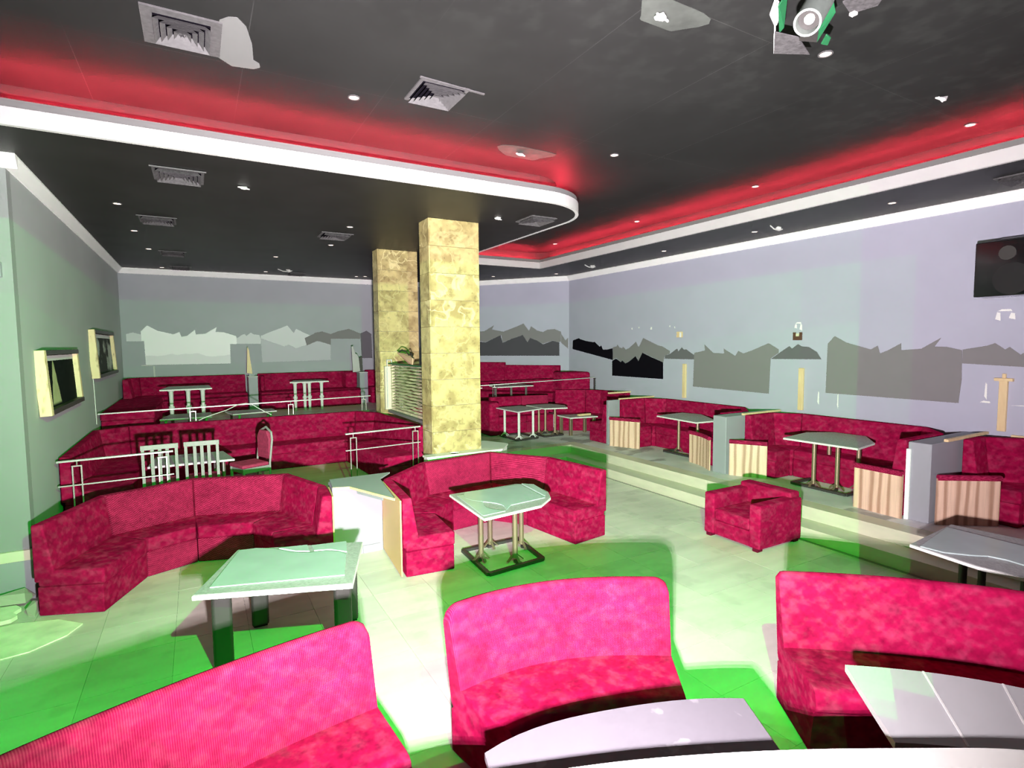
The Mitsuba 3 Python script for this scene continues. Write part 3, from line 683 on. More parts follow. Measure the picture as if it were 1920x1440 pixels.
def slat_chair(label, x, y, rot, pieces=None):
    k = thing('slat_chair', label, 'chair')
    def P(n, m, mt, sm=False): part(k, n, moved(m, x, y, PZ, rot), mt, sm)
    # local: back towards -y, seat towards +y
    for s in (-1, 1):
        P('back_post', hullpts([(s * .19 + a * .018, -.20 + b * .016, 0) for a in (-1, 1) for b in (-1, 1)] + [(s * .19 + a * .018, -.25 + b * .016, 1.0) for a in (-1, 1) for b in (-1, 1)]), 'chair_wood')
        P('leg', cbx(s * .19 - .018, s * .19 + .018, .17, .206, 0, .42), 'chair_wood')
    P('top_rail', cbx(-.215, .215, -.262, -.238, .94, 1.005), 'chair_wood')
    for u in (-.085, 0.0, .085): P('back_slat', hullpts([(u + a * .02, -.215 + b * .008, .44) for a in (-1, 1) for b in (-1, 1)] + [(u + a * .02, -.249 + b * .008, .95) for a in (-1, 1) for b in (-1, 1)]), 'chair_wood')
    P('apron', merge([cbx(-.2, .2, .18, .2, .36, .42), cbx(-.2, .2, -.21, -.19, .36, .42), cbx(-.2, -.18, -.2, .19, .36, .42), cbx(.18, .2, -.2, .19, .36, .42)]), 'chair_wood')
    P('seat', sbx(-.215, .215, -.19, .225, .42, .475, .025), 'seat_pink', 40)
slat_chair('whitish slat back chair half hidden by the short railing', -0.50, 8.91, 0.06)
slat_chair('whitish slat back chair with pink seat, second from the short railing', 0.02, 8.92, -0.06)
k = thing('round_back_chair', 'chair with rounded pink back turned sideways at the end of the terrace table', 'chair')
cx, cy, rot = 0.66, 9.55, math.radians(112)
def Q(n, m, mt, sm=False): part(k, n, moved(m, cx, cy, PZ, rot), mt, sm)
for s in (-1, 1):
    Q('back_post', tube([(s * .2, -.22, 0), (s * .2, -.22, .45), (s * .2, -.27, .82)], .017, 8), 'chair_wood', 40)
    Q('leg', cbx(s * .2 - .018, s * .2 + .018, .18, .216, 0, .42), 'chair_wood')
Q('top_hoop', tube([(-.2, -.27, .80), (-.17, -.275, .93), (0, -.28, 1.0), (.17, -.275, .93), (.2, -.27, .80)], .018, 8), 'chair_wood', 40)
Q('back_pad', hullpts([(u, -.25 + b, v) for b in (-.015, .02) for u, v in ((-.17, .52), (.17, .52), (-.17, .84), (.17, .84), (-.1, .94), (.1, .94))], .012), 'seat_pink', 40)
Q('seat', sbx(-.22, .22, -.2, .23, .42, .48, .028), 'seat_pink', 40)
Q('apron', merge([cbx(-.2, .2, .18, .2, .34, .42), cbx(-.2, .2, -.21, -.19, .34, .42), cbx(-.2, -.18, -.2, .19, .34, .42), cbx(.18, .2, -.2, .19, .34, .42)]), 'chair_wood')

# louvre screen between the two columns
k = thing('louvre_screen', 'olive louvre screen with glass edge between the two marble columns', 'screen')
part(k, 'sill', bx(3.36, 3.56, 8.56, 11.03, 1.28, 1.33), 'fascia_grey')
part(k, 'frame', merge([bx(3.44, 3.50, 8.58, 8.64, 1.33, 2.26), bx(3.44, 3.50, 10.98, 11.04, 1.33, 2.26), bx(3.44, 3.50, 8.58, 11.04, 1.33, 1.37)]), 'slat_olive')
for i in range(15):
    z = 1.40 + i * 0.060; V = []
    ys = np.linspace(8.65, 10.97, 30)
    pts = [(3.455 + 0.018 * math.sin(y * 9 + i), y, z + 0.006 * math.sin(y * 14 + i * 2)) for y in ys]
    m = merge([hullpts([(p[0] - .028, p[1], p[2] - .006), (p[0] - .034, p[1], p[2]), (p[0] + .02, p[1], p[2] + .018), (p[0] + .014, p[1], p[2] + .024),
                        (q[0] - .028, q[1], q[2] - .006), (q[0] - .034, q[1], q[2]), (q[0] + .02, q[1], q[2] + .018), (q[0] + .014, q[1], q[2] + .024)]) for p, q in zip(pts[::3], pts[3::3] + [pts[-1]])])
    part(k, 'slat', m, 'slat_olive')
part(k, 'glass_pane', bx(3.512, 3.518, 8.60, 11.0, 1.34, 2.27), 'pane_green')
part(k, 'top_rail', bx(3.38, 3.52, 8.58, 11.03, 2.262, 2.285), 'green_paint', label='thin green edge strip')
k = thing('marble_post', 'pale cream post with white frame before the rear column', 'post')
part(k, 'post', cbx(3.33, 3.55, 11.08, 11.17, 1.33, 2.22), 'post_cream')
part(k, 'channel', merge([bx(3.36, 3.375, 11.05, 11.08, 1.36, 2.34), bx(3.455, 3.47, 11.05, 11.08, 1.36, 2.34), bx(3.36, 3.47, 11.05, 11.08, 2.34, 2.355)]), 'trim_white')
k = thing('cloth_bundle', 'crumpled tan bundle with dark loop handle on top of the louvre screen', 'bundle')
part(k, 'bundle', hullpts([(3.40, 9.62, 2.30), (3.50, 10.10, 2.30), (3.40, 9.60, 2.40), (3.40, 10.45, 2.50), (3.46, 10.05, 2.47), (3.5, 9.8, 2.40)], 0.012), 'tan_cloth', 40)
part(k, 'handle', tube([(3.41, 10.45, 2.50), (3.41, 10.22, 2.56), (3.41, 10.0, 2.53), (3.42, 9.85, 2.46), (3.42, 9.75, 2.50), (3.42, 9.62, 2.40)], 0.010, 6), 'frame_black', 40)

# ------------------------------------------------------------------ rear terrace, left
k = thing('rear_sofa', 'dark red sofa under the white torn mural on the back wall, left bay', 'sofa')
booth(k, [(1.10, 16.4), (-1.30, 16.4), (-1.52, 16.15), (-1.52, 15.5)], 1.0, 0.46, 0.90, 0.80)
k = thing('rear_sofa', 'dark red sofa on the back wall between the two grey divider posts', 'sofa')
booth(k, [(3.95, 16.4), (1.40, 16.4)], 1.0, 0.46, 0.91, 0.95)
part(k, 'arm', sbx(3.60, 3.93, 15.75, 16.3, 1.46, 1.90, 0.06), 'velvet', 40)
part(k, 'arm', sbx(1.42, 1.52, 15.75, 16.3, 1.46, 1.88, 0.05), 'velvet', 40)
k = thing('rear_sofa', 'sliver of dark red sofa on the back wall beside the rear column', 'sofa')
booth(k, [(6.2, 16.4), (4.30, 16.4)], 1.0, 0.46, 0.92, 0.75)
k = thing('side_bench', 'low dark red bench block along the left wall behind the long railing', 'bench')
part(k, 'seat', sbx(-1.58, -0.74, 12.4, 15.4, 1.30, 1.46, 0.03), 'velvet', 40)
part(k, 'base', sbx(-1.57, -0.76, 12.42, 15.38, 0.71, 1.298, 0.015), 'velvet', 40)
def divider(label, x0, x1, y, z0, z1):
    k = thing('divider_post', label, 'post')
    part(k, 'body', cbx(x0, x1, y, y + 0.5, z0, z1 - 0.02), 'grey_paint'); part(k, 'cap', cbx(x0 - 0.01, x1 + 0.01, y - 0.01, y + 0.5, z1 - 0.018, z1), 'edge_white'); return k
divider('slim grey divider post between the rear sofas, left of the two', 1.14, 1.36, 15.8, 1.0, 1.87)
divider('slim whitish divider post between the rear sofas, beside the rear column', 4.01, 4.24, 15.8, 1.0, 1.89)
def jag(y, pts, z0, t, m):
    g = Polygon([(x, z) for x, z in pts]); q = prism(g, 0, t); q.vertices = q.vertices[:, [0, 2, 1]] * [1, 1, 1]; q.vertices[:, 1] = y + q.vertices[:, 1]; q.invert(); return q
k = thing('wooden_ornament', 'tall pale wooden blade standing on the left divider post', 'decoration')
part(k, 'blade', jag(15.95, [(1.12, 1.95), (1.15, 2.60), (1.165, 2.63), (1.19, 2.55), (1.25, 1.93)], 0, 0.05, None), 'pine')
part(k, 'back_plate', jag(16.01, [(1.17, 1.87), (1.18, 2.52), (1.24, 2.2), (1.31, 1.87)], 0, 0.04, None), 'grey_paint')
k = thing('silver_ornament', 'silvery jagged blade standing on the right divider post', 'decoration')
part(k, 'blade', jag(15.70, [(3.80, 1.90), (3.78, 2.62), (3.82, 2.63), (3.88, 2.42), (3.93, 2.40), (3.97, 2.30), (4.0, 1.92)], 0, 0.05, None), 'steel_bright')
part(k, 'stub', jag(15.9, [(4.03, 1.89), (4.03, 2.30), (4.12, 2.32), (4.13, 1.89)], 0, 0.08, None), 'steel_dark')
def small_table(name, label, top, z, zf, legs, turned=False, group=None):
    k = thing(name, label, 'table', group)
    part(k, 'tabletop', champrism(top, z - 0.03, z, 0.004), 'laminate_grey')
    part(k, 'edging', prism(Polygon(top).buffer(0.003, join_style=2).difference(Polygon(top).buffer(-0.012)), z - 0.033, z - 0.004), 'edge_white')
    for (x, y) in legs:
        if turned:
            q = merge([cyl(x, y, zf, zf + .3, .030, 12, .042), cyl(x, y, zf + .3, zf + .36, .055, 12), cyl(x, y, zf + .36, z - .06, .036, 12, .045), cyl(x, y, z - .06, z - .03, .06, 12)])
        else: q = cbx(x - .025, x + .025, y - .025, y + .025, zf, z - .03)
        part(k, 'leg', q, 'edge_white' if turned else 'steel', 40 if turned else False)
    return k
small_table('side_table', 'whitish table on turned legs before the rear sofa, left bay', [(-0.72, 13.9), (0.26, 13.9), (0.22, 14.95), (-0.60, 14.95)], 1.74, 1.0, [(-0.52, 14.06), (-0.2, 14.06), (0.08, 14.06)], True)
small_table('side_table', 'whitish table before the rear sofa between the divider posts', [(2.02, 14.9), (2.96, 14.85), (2.9, 15.5), (2.2, 15.55)], 1.74, 1.0, [(2.15, 14.98), (2.38, 14.98), (2.5, 15.0), (2.8, 14.98)], True)
small_table('coffee_table', 'low grey coffee table just behind the long railing, left of two', [(-0.70, 13.05), (0.22, 13.05), (0.22, 13.9), (-0.56, 13.9)], 1.2, 0.70, [(-0.6, 13.15), (0.12, 13.15), (0.12, 13.8), (-0.5, 13.8)])
small_table('coffee_table', 'low grey coffee table just behind the long railing, right of two', [(0.62, 13.2), (1.52, 13.45), (1.48, 13.95), (0.5, 13.95)], 1.2, 0.70, [(0.75, 13.3), (1.4, 13.5), (1.38, 13.88), (0.62, 13.88)])
k = thing('cable', 'white cable looped over the long railing', 'cable')
part(k, 'wire', tube([(-0.02, 11.86, 1.27), (0.12, 11.87, 1.33), (0.45, 11.88, 1.43), (0.66, 11.9, 1.525), (0.80, 11.95, 1.535), (0.90, 11.93, 1.51), (1.0, 11.88, 1.44), (1.15, 11.86, 1.34), (1.24, 11.84, 1.29)], 0.009, 6), 'cable_white', 40)

# ------------------------------------------------------------------ framed pictures on the left wall
def picture(label, y0, y1, z0, z1, tilt, art):
    k = thing('framed_picture', label, 'picture')
    x = XL + 0.012; d = 0.115; w = 0.10
    R = trimesh.transformations.rotation_matrix(-tilt, [0, 1, 0], [x, 0, z0])
    def P(n, m, mt): m.apply_transform(R); part(k, n, m, mt)
    P('backing', bx(x, x + 0.02, y0 + 0.02, y1 - 0.02, z0 + 0.02, z1 - 0.02), 'frame_black')
    P('canvas', bx(x + 0.02, x + 0.03, y0 + w, y1 - w, z0 + w * 0.6, z1 - w * 0.6), art)
    P('frame_side', cbx(x, x + d, y0, y0 + w, z0, z1), 'frame_birch'); P('frame_side', cbx(x, x + d * 0.8, y1 - w, y1, z0, z1), 'frame_birch')
    P('frame_top', cbx(x, x + d, y0 + w, y1 - w, z1 - 0.06, z1), 'frame_black'); P('frame_bottom', cbx(x, x + d, y0 + w, y1 - w, z0, z0 + 0.06), 'frame_black')
    P('mount_strip', bx(x + 0.031, x + 0.036, y0 + w, y1 - w, z1 - 0.13, z1 - 0.065), 'edge_white')
picture('dark picture with a pale pointed shape in a birch frame, nearer on the left wall', 8.12, 10.35, 1.86, 2.62, 0.05, 'art_dark')
picture('smoky grey picture in a birch frame, farther along the left wall', 11.85, 14.6, 2.11, 2.96, 0.05, 'art_smoky')
k = thing('hanging_cable', 'thin white cable hanging down the left wall below the farther picture', 'cable')
part(k, 'wire', tube([(XL + 0.02, 11.9, 2.15), (XL + 0.02, 11.95, 1.9), (XL + 0.02, 11.98, 1.6), (XL + 0.02, 12.0, 1.3)], 0.008, 6), 'cable_white', 40)
k = thing('conduit', 'short white conduit on the back wall left of the white mural', 'conduit')
part(k, 'pipe', cbx(-0.97, -0.93, YB - 0.04, YB - 0.005, 1.88, 2.18), 'trim_white'); part(k, 'bar', cbx(-1.22, -0.98, YB - 0.03, YB - 0.005, 2.175, 2.205), 'trim_white')

# ------------------------------------------------------------------ right platform: partitions and booths
def partition(label, y0, y1, x0, zt, cap0, cap1, strip=False):
    k = thing('booth_partition', label, 'partition')
    part(k, 'body', cbx(x0, XR - 0.01, y0, y1, PZ, zt, 0.006), 'grey_paint')
    if strip: part(k, 'end_strip', cbx(x0 - 0.025, x0 + 0.02, y1 - 0.035, y1 + 0.012, PZ, zt - 0.09), 'cornice_white')
    part(k, 'cap_strip', cbx(cap0, cap1, y0 - 0.03, y0 + 0.02, zt, zt + 0.035), 'pine')
    return k
partition('grey partition at the near end of the farthest wall booth', 9.72, 9.80, 8.05, 1.36, 8.35, 9.42)
partition('grey partition between the two wall booths behind the armchair', 6.42, 6.70, 7.93, 1.36, 8.35, 9.40)
partition('grey partition between the near wall booths with white end strip', 3.32, 3.58, 7.90, 1.36, 8.25, 9.42, True)
def wpost(label, y, z0, z1):
    k = thing('wood_post', label, 'post')
    part(k, 'batten', cbx(XR - 0.05, XR - 0.004, y - 0.045, y + 0.045, z0, z1), 'pine'); return k
wpost('pale wooden batten on the wall above the farthest partition', 8.77, 1.42, 2.18)
wpost('pale wooden batten on the wall above the middle partition', 6.03, 1.42, 2.18)
k = wpost('pale wooden batten with a small cross piece above the nearest partition', 3.16, 1.42, 2.12)
part(k, 'cross_piece', cbx(XR - 0.06, XR - 0.003, 3.06, 3.26, 2.10, 2.14), 'pine'); part(k, 'tip', cbx(XR - 0.04, XR - 0.01, 3.14, 3.18, 2.14, 2.20), 'pine')
k = thing('wood_strip', 'loose wooden strip along the wall right of the nearest batten', 'strip')
part(k, 'strip', cbx(XR - 0.05, XR - 0.003, 2.2, 3.05, 1.33, 1.385), 'pine')
k = thing('wood_strip', 'loose pale wooden strip on the sofa back beyond the farthest partition', 'strip')
part(k, 'strip', cbx(8.75, 9.44, 10.53, 10.60, 1.41, 1.45), 'pine')
k = thing('wood_strip', 'loose pale wooden strip lying on the low bench in the far right', 'strip')
part(k, 'strip', cbx(8.34, 8.72, 11.22, 11.30, 0.82, 0.865), 'pine')

def end_panel(root, a, b, z1):
    """veneered end panel of a booth arm with a crimson padded top"""
    a, b = np.array(a, float), np.array(b, float); L = np.linalg.norm(b - a); d = (b - a) / L; nn = np.array([-d[1], d[0]])
    t = 0.03; n = 9
    V, F, U = [], [], []
    for i in range(n):
        u = i / (n - 1); p = a + d * L * u + nn * 0.05 * math.sin(math.pi * u) * (1 if L > 0.75 else 0)
        for z in (PZ, z1): 
            V.append([*p, z]); U.append([u * L, z])
    for i in range(n - 1): q = 2 * i; F += [[q, q + 2, q + 3], [q, q + 3, q + 1]]
    m0 = len(V)
    for i in range(m0): V.append([V[i][0] - nn[0] * t, V[i][1] - nn[1] * t, V[i][2]]); U.append(U[i])
    for i in range(n - 1): q = m0 + 2 * i; F += [[q, q + 3, q + 2], [q, q + 1, q + 3]]
    for e in (0, 2 * (n - 1)): F += [[e, e + 1, m0 + e + 1], [e, m0 + e + 1, m0 + e]]
    part(root, 'end_panel', trimesh.Trimesh(np.array(V), np.array(F), process=False), 'veneer_zebra', uv=np.array(U), label='zebra veneer end panel')
    P = [a + d * L * u + nn * 0.05 * math.sin(math.pi * u) * (1 if L > 0.75 else 0) for u in np.linspace(0, 1, 7)]
    pad = tube([(*(p - nn * 0.03), z1 + 0.012) for p in P], 0.036, 10)
    part(root, 'arm_pad', pad, 'velvet_chevron', 40)
def wall_booth(label, line, ends, zt=0.68, depth=0.62, fab=None):
    k = thing('alcove_sofa', label, 'sofa')
    booth(k, line, PZ, 0.46, 1.02, depth, fab=fab)
    for a, b, z in ends: end_panel(k, a, b, z)
    return k
# lines run so that the seat lies on the left hand: from the far partition to the near one
wall_booth('crimson wall booth between the farthest and middle partitions',
           [(8.27, 6.74), (8.95, 6.74), (9.40, 7.15), (9.40, 9.2), (9.05, 9.68), (8.33, 9.68)],
           [((8.02, 9.62), (8.30, 8.96), 0.96), ((8.22, 7.47), (7.95, 6.76), 0.92)])
wall_booth('crimson wall booth with gabled grey table between the middle and near partitions',
           [(7.93, 3.62), (8.95, 3.62), (9.40, 4.0), (9.40, 5.95), (9.05, 6.38), (8.36, 6.38)],
           [((7.98, 6.38), (8.28, 5.86), 0.93), ((7.90, 4.22), (7.86, 3.60), 0.93)])
wall_booth('crimson wall booth at the right frame edge beyond the near partition',
           [(8.06, 0.4), (8.95, 0.4), (9.40, 0.8), (9.40, 2.85), (9.05, 3.28), (8.62, 3.28)],
           [((7.96, 3.28), (8.55, 2.86), 0.94)])

post = dict(legm='steel')
k = thing('booth_table', 'grey gabled table in the wall booth behind the armchair', 'table')
post_table(k, [(8.02, 5.40), (8.80, 5.52), (9.20, 5.30), (9.22, 4.78), (8.72, 4.40), (8.08, 4.30)], 1.14, PZ,
           [(8.36, 5.10), (8.44, 4.78), (8.90, 5.18), (8.72, 4.62)], [(8.30, 5.42), (9.0, 5.40), (8.9, 4.52), (8.28, 4.55)])
k = thing('booth_table', 'grey gabled table in the farthest wall booth', 'table')
post_table(k, [(8.31, 8.47), (9.1, 8.52), (9.22, 8.1), (8.72, 7.30), (8.21, 7.34)], 1.14, PZ,
           [(8.72, 8.25), (8.72, 7.75)], [(8.50, 8.45), (8.95, 8.4), (8.95, 7.6), (8.50, 7.55)])
k = thing('lounge_table', 'grey table on whitish posts on the far platform, left of the joined pair', 'table')
post_table(k, [(6.43, 12.08), (7.15, 12.12), (7.26, 11.32), (6.45, 11.05)], 1.08, PZ, [(6.58, 11.93), (6.62, 11.30), (7.08, 11.40)], [(6.52, 12.05), (7.12, 12.05), (7.12, 11.25), (6.52, 11.2)], legm='edge_white')
k = thing('lounge_table', 'grey table on steel posts on the far platform, right of the joined pair', 'table')
post_table(k, [(7.28, 12.05), (7.98, 11.98), (8.08, 11.48), (7.86, 11.05), (7.28, 11.2)], 1.09, PZ, [(7.45, 11.72), (7.66, 11.74), (7.74, 11.42)], [(7.36, 11.78), (7.92, 11.78), (7.9, 11.3), (7.36, 11.3)], legm='brass_worn')
k = thing('low_bench_table', 'low long grey bench table in the far right before the wall sofa', 'table')
bt = [(8.02, 11.72), (8.0, 11.12), (8.76, 11.0), (8.78, 11.5)]
part(k, 'tabletop', champrism(bt, 0.79, 0.82, 0.004), 'laminate_grey')
part(k, 'edging', prism(Polygon(bt).buffer(0.003, join_style=2).difference(Polygon(bt).buffer(-0.012)), 0.785, 0.815), 'edge_white')
for (x, y) in [(8.07, 11.2), (8.70, 11.08), (8.70, 11.46), (8.08, 11.64)]: part(k, 'leg', cbx(x - .04, x + .04, y - .03, y + .03, PZ, 0.79), 'brass_worn')
k = thing('corner_sofa', 'crimson sofa against the far side of the farthest partition', 'sofa')
booth(k, [(9.32, 9.82), (8.06, 9.82)][::-1], PZ, 0.45, 0.90, 0.62)
k = thing('corner_sofa', 'crimson sofa along the right wall in the far corner', 'sofa')
booth(k, [(9.40, 10.5), (9.40, 11.55), (9.12, 11.95), (8.45, 12.45)], PZ, 0.45, 1.06, 0.45)
k = thing('corner_sofa', 'crimson chevron sofa with rounded left arm behind the joined tables', 'sofa')
booth(k, [(8.20, 12.50), (7.45, 12.66), (6.55, 12.74)], PZ, 0.45, 0.93, 0.50, fab=['velvet_chevron', 'velvet'])
part(k, 'arm', sbx(6.26, 6.54, 12.1, 12.74, PZ + 0.01, 1.20, 0.06), 'velvet', 40)

# rear right terrace
k = thing('rear_sofa', 'dark red high backed sofa along the angled corner wall', 'sofa')
def onA(u, off): return CA + (CB - CA) / np.linalg.norm(CB - CA) * u + np.array([-dd[1], dd[0]]) * off
def arow(u0, u1, z0, z1, o0, o1, name, r=0.02):
    q = [onA(u0 + r, o0 + r), onA(u1 - r, o0 + r), onA(u1 - r, o1 - r), onA(u0 + r, o1 - r)]
    part(k, name, hullpts([(*p, z) for p in q for z in (z0 + r, z1 - r)], r), 'velvet', 40)
arow(0.25, 2.0, 1.2, 2.02, 0.02, 0.18, 'backrest'); arow(2.0, 3.9, 1.2, 2.10, 0.02, 0.18, 'backrest')
arow(0.25, 2.0, 1.0, 1.26, 0.19, 0.8, 'seat'); arow(2.0, 3.9, 1.0, 1.26, 0.19, 0.8, 'seat')
arow(0.25, 3.9, 0.71, 0.99, 0.03, 0.78, 'base')
k = thing('rear_sofa', 'crimson sofa block with rounded top at the right end of the far railing', 'sofa')
part(k, 'backrest', hullpts([(x, y, z) for x, y in ((8.69, 12.42), (9.35, 12.20), (9.35, 12.78), (8.69, 12.78)) for z in (1.37, 1.80)], 0.07), 'velvet', 40)
part(k, 'base', hullpts([(x, y, z) for x, y in ((8.69, 12.52), (9.39, 12.28), (9.39, 12.78), (8.69, 12.78)) for z in (0.735, 1.27)], 0.03), 'velvet', 40)
small_table('side_table', 'whitish table behind the far right railing, nearer the right wall', [(7.05, 13.15), (8.15, 13.1), (8.1, 13.7), (7.1, 13.75)], 1.50, 0.70, [(7.55, 13.3), (8.0, 13.25), (7.2, 13.6)])
small_table('side_table', 'whitish table behind the far right railing, half hidden by the front column', [(5.8, 13.2), (6.6, 13.2), (6.6, 13.8), (5.8, 13.8)], 1.50, 0.70, [(6.2, 13.35), (6.45, 13.3), (5.9, 13.6)])

# ------------------------------------------------------------------ torn mural panels, flat boards on the walls (outline in metres on each wall)
MURALS = {
    'R1 black' : [[13.019,2.495],[13.004,2.741],[12.727,2.804],[12.654,2.775],[12.402,2.722],[12.053,2.683],[12.013,2.697],[11.784,2.556],[11.725,2.597],[11.652,2.483],[11.459,2.488],[11.254,2.521],[11.242,2.217]] ,
    'R2 grey' : [[11.242,2.217],[11.239,2.546],[11.085,2.57],[11.061,2.616],[10.994,2.546],[10.874,2.522],[10.845,2.566],[10.741,2.487],[10.611,2.53],[10.37,2.684],[10.279,2.556],[10.247,2.575],[10.118,2.773],[9.615,2.593],[9.489,2.574],[9.238,2.462],[9.242,2.401],[9.399,2.358],[9.446,2.194],[9.559,2.237],[9.842,2.324],[10.114,2.414],[10.27,2.212],[10.368,2.335],[10.608,2.204],[10.752,2.142],[10.871,2.228],[10.931,2.177],[11.113,2.274]] ,
    'R3 black low' : [[11.258,1.808],[11.261,2.19],[11.113,2.254],[10.931,2.167],[10.871,2.212],[10.752,2.136],[10.608,2.194],[10.382,2.325],[10.275,2.206],[10.136,2.414],[9.842,2.314],[9.572,2.236],[9.451,2.194],[9.445,1.808]] ,
    'R4 grey strip' : [[9.398,2.285],[9.387,2.358],[9.23,2.396],[9.054,2.503],[9.012,2.516],[8.983,2.451],[8.881,2.548],[8.823,2.496],[8.755,2.505],[8.521,2.378],[8.525,2.285]] ,
    'R5 panel' : [[8.541,1.69],[8.519,2.427],[8.229,2.481],[8.242,2.606],[8.011,2.432],[7.731,2.423],[7.743,2.522],[7.462,2.375],[7.39,2.475],[7.269,2.428],[7.062,2.495],[6.719,2.629],[6.506,2.515],[6.504,2.447],[6.668,2.341],[6.688,1.669]] ,
    'R6 strip' : [[6.66,2.331],[6.474,2.457],[6.294,2.573],[6.239,2.526],[6.128,2.609],[6.046,2.566],[5.926,2.559],[5.773,2.47],[5.687,2.343]] ,
    'R7 big panel' : [[5.593,1.763],[5.583,2.613],[5.468,2.743],[5.274,2.633],[4.879,2.518],[4.779,2.58],[4.739,2.455],[4.62,2.508],[4.442,2.616],[4.437,2.509],[4.165,2.532],[3.917,2.693],[3.995,2.565],[3.839,2.56],[3.656,2.513],[3.643,2.096],[3.668,1.757]] ,
    'R8 strip right' : [[3.647,2.325],[3.649,2.522],[3.377,2.575],[3.284,2.611],[3.172,2.524],[3.129,2.56],[3.008,2.455],[2.987,2.476],[2.617,2.527],[2.606,2.279]] ,
    'A1 grey' : [[2.94,2.771],[2.936,3.047],[2.722,3.057],[2.402,3.229],[2.464,3.107],[2.091,3.033],[1.738,3.148],[1.419,3.267],[1.249,3.046],[1.177,3.177],[0.994,3.055],[0.799,2.999],[0.673,3.068],[0.439,3.084],[0.248,3.003],[0.248,2.718],[0.33,2.698],[0.495,2.746],[0.8,2.657],[1.194,2.833],[1.294,2.714],[1.451,2.916],[2.11,2.708],[2.152,2.926],[2.711,2.714]] ,
    'A2 dark' : [[2.946,2.3],[2.94,2.743],[2.696,2.708],[2.182,2.921],[2.11,2.695],[1.799,2.813],[1.451,2.921],[1.294,2.701],[1.208,2.833],[0.996,2.751],[0.8,2.639],[0.495,2.741],[0.297,2.687],[0.298,2.301]] ,
    'A3 flap' : [[0.24,2.679],[0.24,2.946],[0.113,2.742],[0.031,2.824],[-0.097,2.753],[-0.097,2.508]] ,
    'B1 white strip' : [[-1.498,2.796],[-1.497,2.977],[-1.359,3.017],[-1.182,2.961],[-1.19,2.795]] ,
    'B2 white panel' : [[-1.12,2.201],[-1.134,2.801],[-1.189,2.801],[-1.192,3.044],[-1.053,3.195],[-0.839,3.062],[-0.497,2.972],[-0.363,3.03],[-0.324,2.911],[-0.204,2.928],[-0.011,3.091],[0.002,2.969],[0.222,2.991],[0.492,3.164],[0.456,3.04],[0.659,3.027],[0.942,2.928],[0.95,2.874],[0.95,2.713],[0.789,2.714],[0.784,2.195]] ,
    'B3 strip mid' : [[0.944,2.72],[0.949,2.863],[1.106,2.971],[1.155,2.982],[1.195,2.928],[1.304,3.026],[1.369,2.975],[1.518,2.953],[1.547,2.855],[1.542,2.716]] ,
   'B4 pale panel' : [[1.557,2.206],[1.55,2.928],[1.739,3.02],[1.982,3.113],[2.246,3.226],[2.404,3.01],[2.472,3.134],[2.683,3.022],[2.95,2.90],[3.2,2.85],[3.41,2.80],[3.395,2.237]],
    'B4b ridge' : [[1.56,2.21],[1.56,2.86],[1.967,2.705],[2.138,2.637],[2.262,2.685],[2.45,2.58],[2.743,2.68],[3.039,2.775],[3.40,2.70],[3.39,2.24]],
    'B5 grey strip' : [[2.743,2.662],[2.696,2.871],[2.936,2.985],[2.974,3.023],[3.178,3.062],[3.419,2.986],[3.611,3.064],[3.941,3.144],[4.271,3.007],[4.274,2.848],[3.415,2.85],[3.409,2.676],[3.04,2.794]] ,
    'B6 dark' : [[4.298,2.269],[4.279,3.007],[4.465,3.088],[4.611,2.988],[4.62,2.263]] ,
}
MINFO = {
 'R1 black': ('panel_black', 'sloping black jagged mural piece in the right wall corner'),
 'R2 grey': ('panel_mid', 'grey jagged mural piece above the black square one'),
 'R3 black low': ('panel_black', 'black mural piece with straight lower edge and peaked top'),
 'R4 grey strip': ('panel_dark', 'small grey peaked strip above the farthest batten'),
 'R5 panel': ('panel_mid', 'grey jagged mural panel between the two farther battens'),
 'R6 strip': ('panel_dark', 'dark peaked strip above the middle batten, under the brown socket'),
 'R7 big panel': ('panel_mid', 'largest dark grey mural panel with horned top edge on the right wall'),
 'R8 strip right': ('panel_mid', 'grey peaked strip under the black speaker at the right edge'),
 'A1 grey': ('panel_mid', 'mid grey mountain shaped piece on the angled wall'),
 'A2 dark': ('panel_deep', 'dark mountain shaped piece low on the angled wall'),
 'A3 flap': ('panel_mid', 'small grey torn flap at the corner of the angled wall'),
 'B1 white strip': ('panel_pale', 'short pale strip at the left end of the back wall'),
 'B2 white panel': ('panel_white', 'bright white mural panel with cloudy print on the back wall'),
 'B3 strip mid': ('panel_pale', 'pale strip bridging the two large back wall panels'),
 'B4 pale panel': ('panel_pale', 'pale grey mural panel right of the left divider post'),
 'B4b ridge': ('panel_soft', 'faint grey ridge on the lower half of the pale back wall panel'),
 'B5 grey strip': ('panel_mid', 'grey peaked strip on the back wall near the rear column'),
 'B6 dark': ('panel_dark', 'dark violet grey piece on the back wall beside the rear column'),
}
COVER = {'R2 grey': ['R3 black low'], 'A1 grey': ['A2 dark'], 'B4 pale panel': ['B4b ridge', 'B5 grey strip'], 'B4b ridge': ['B5 grey strip']}
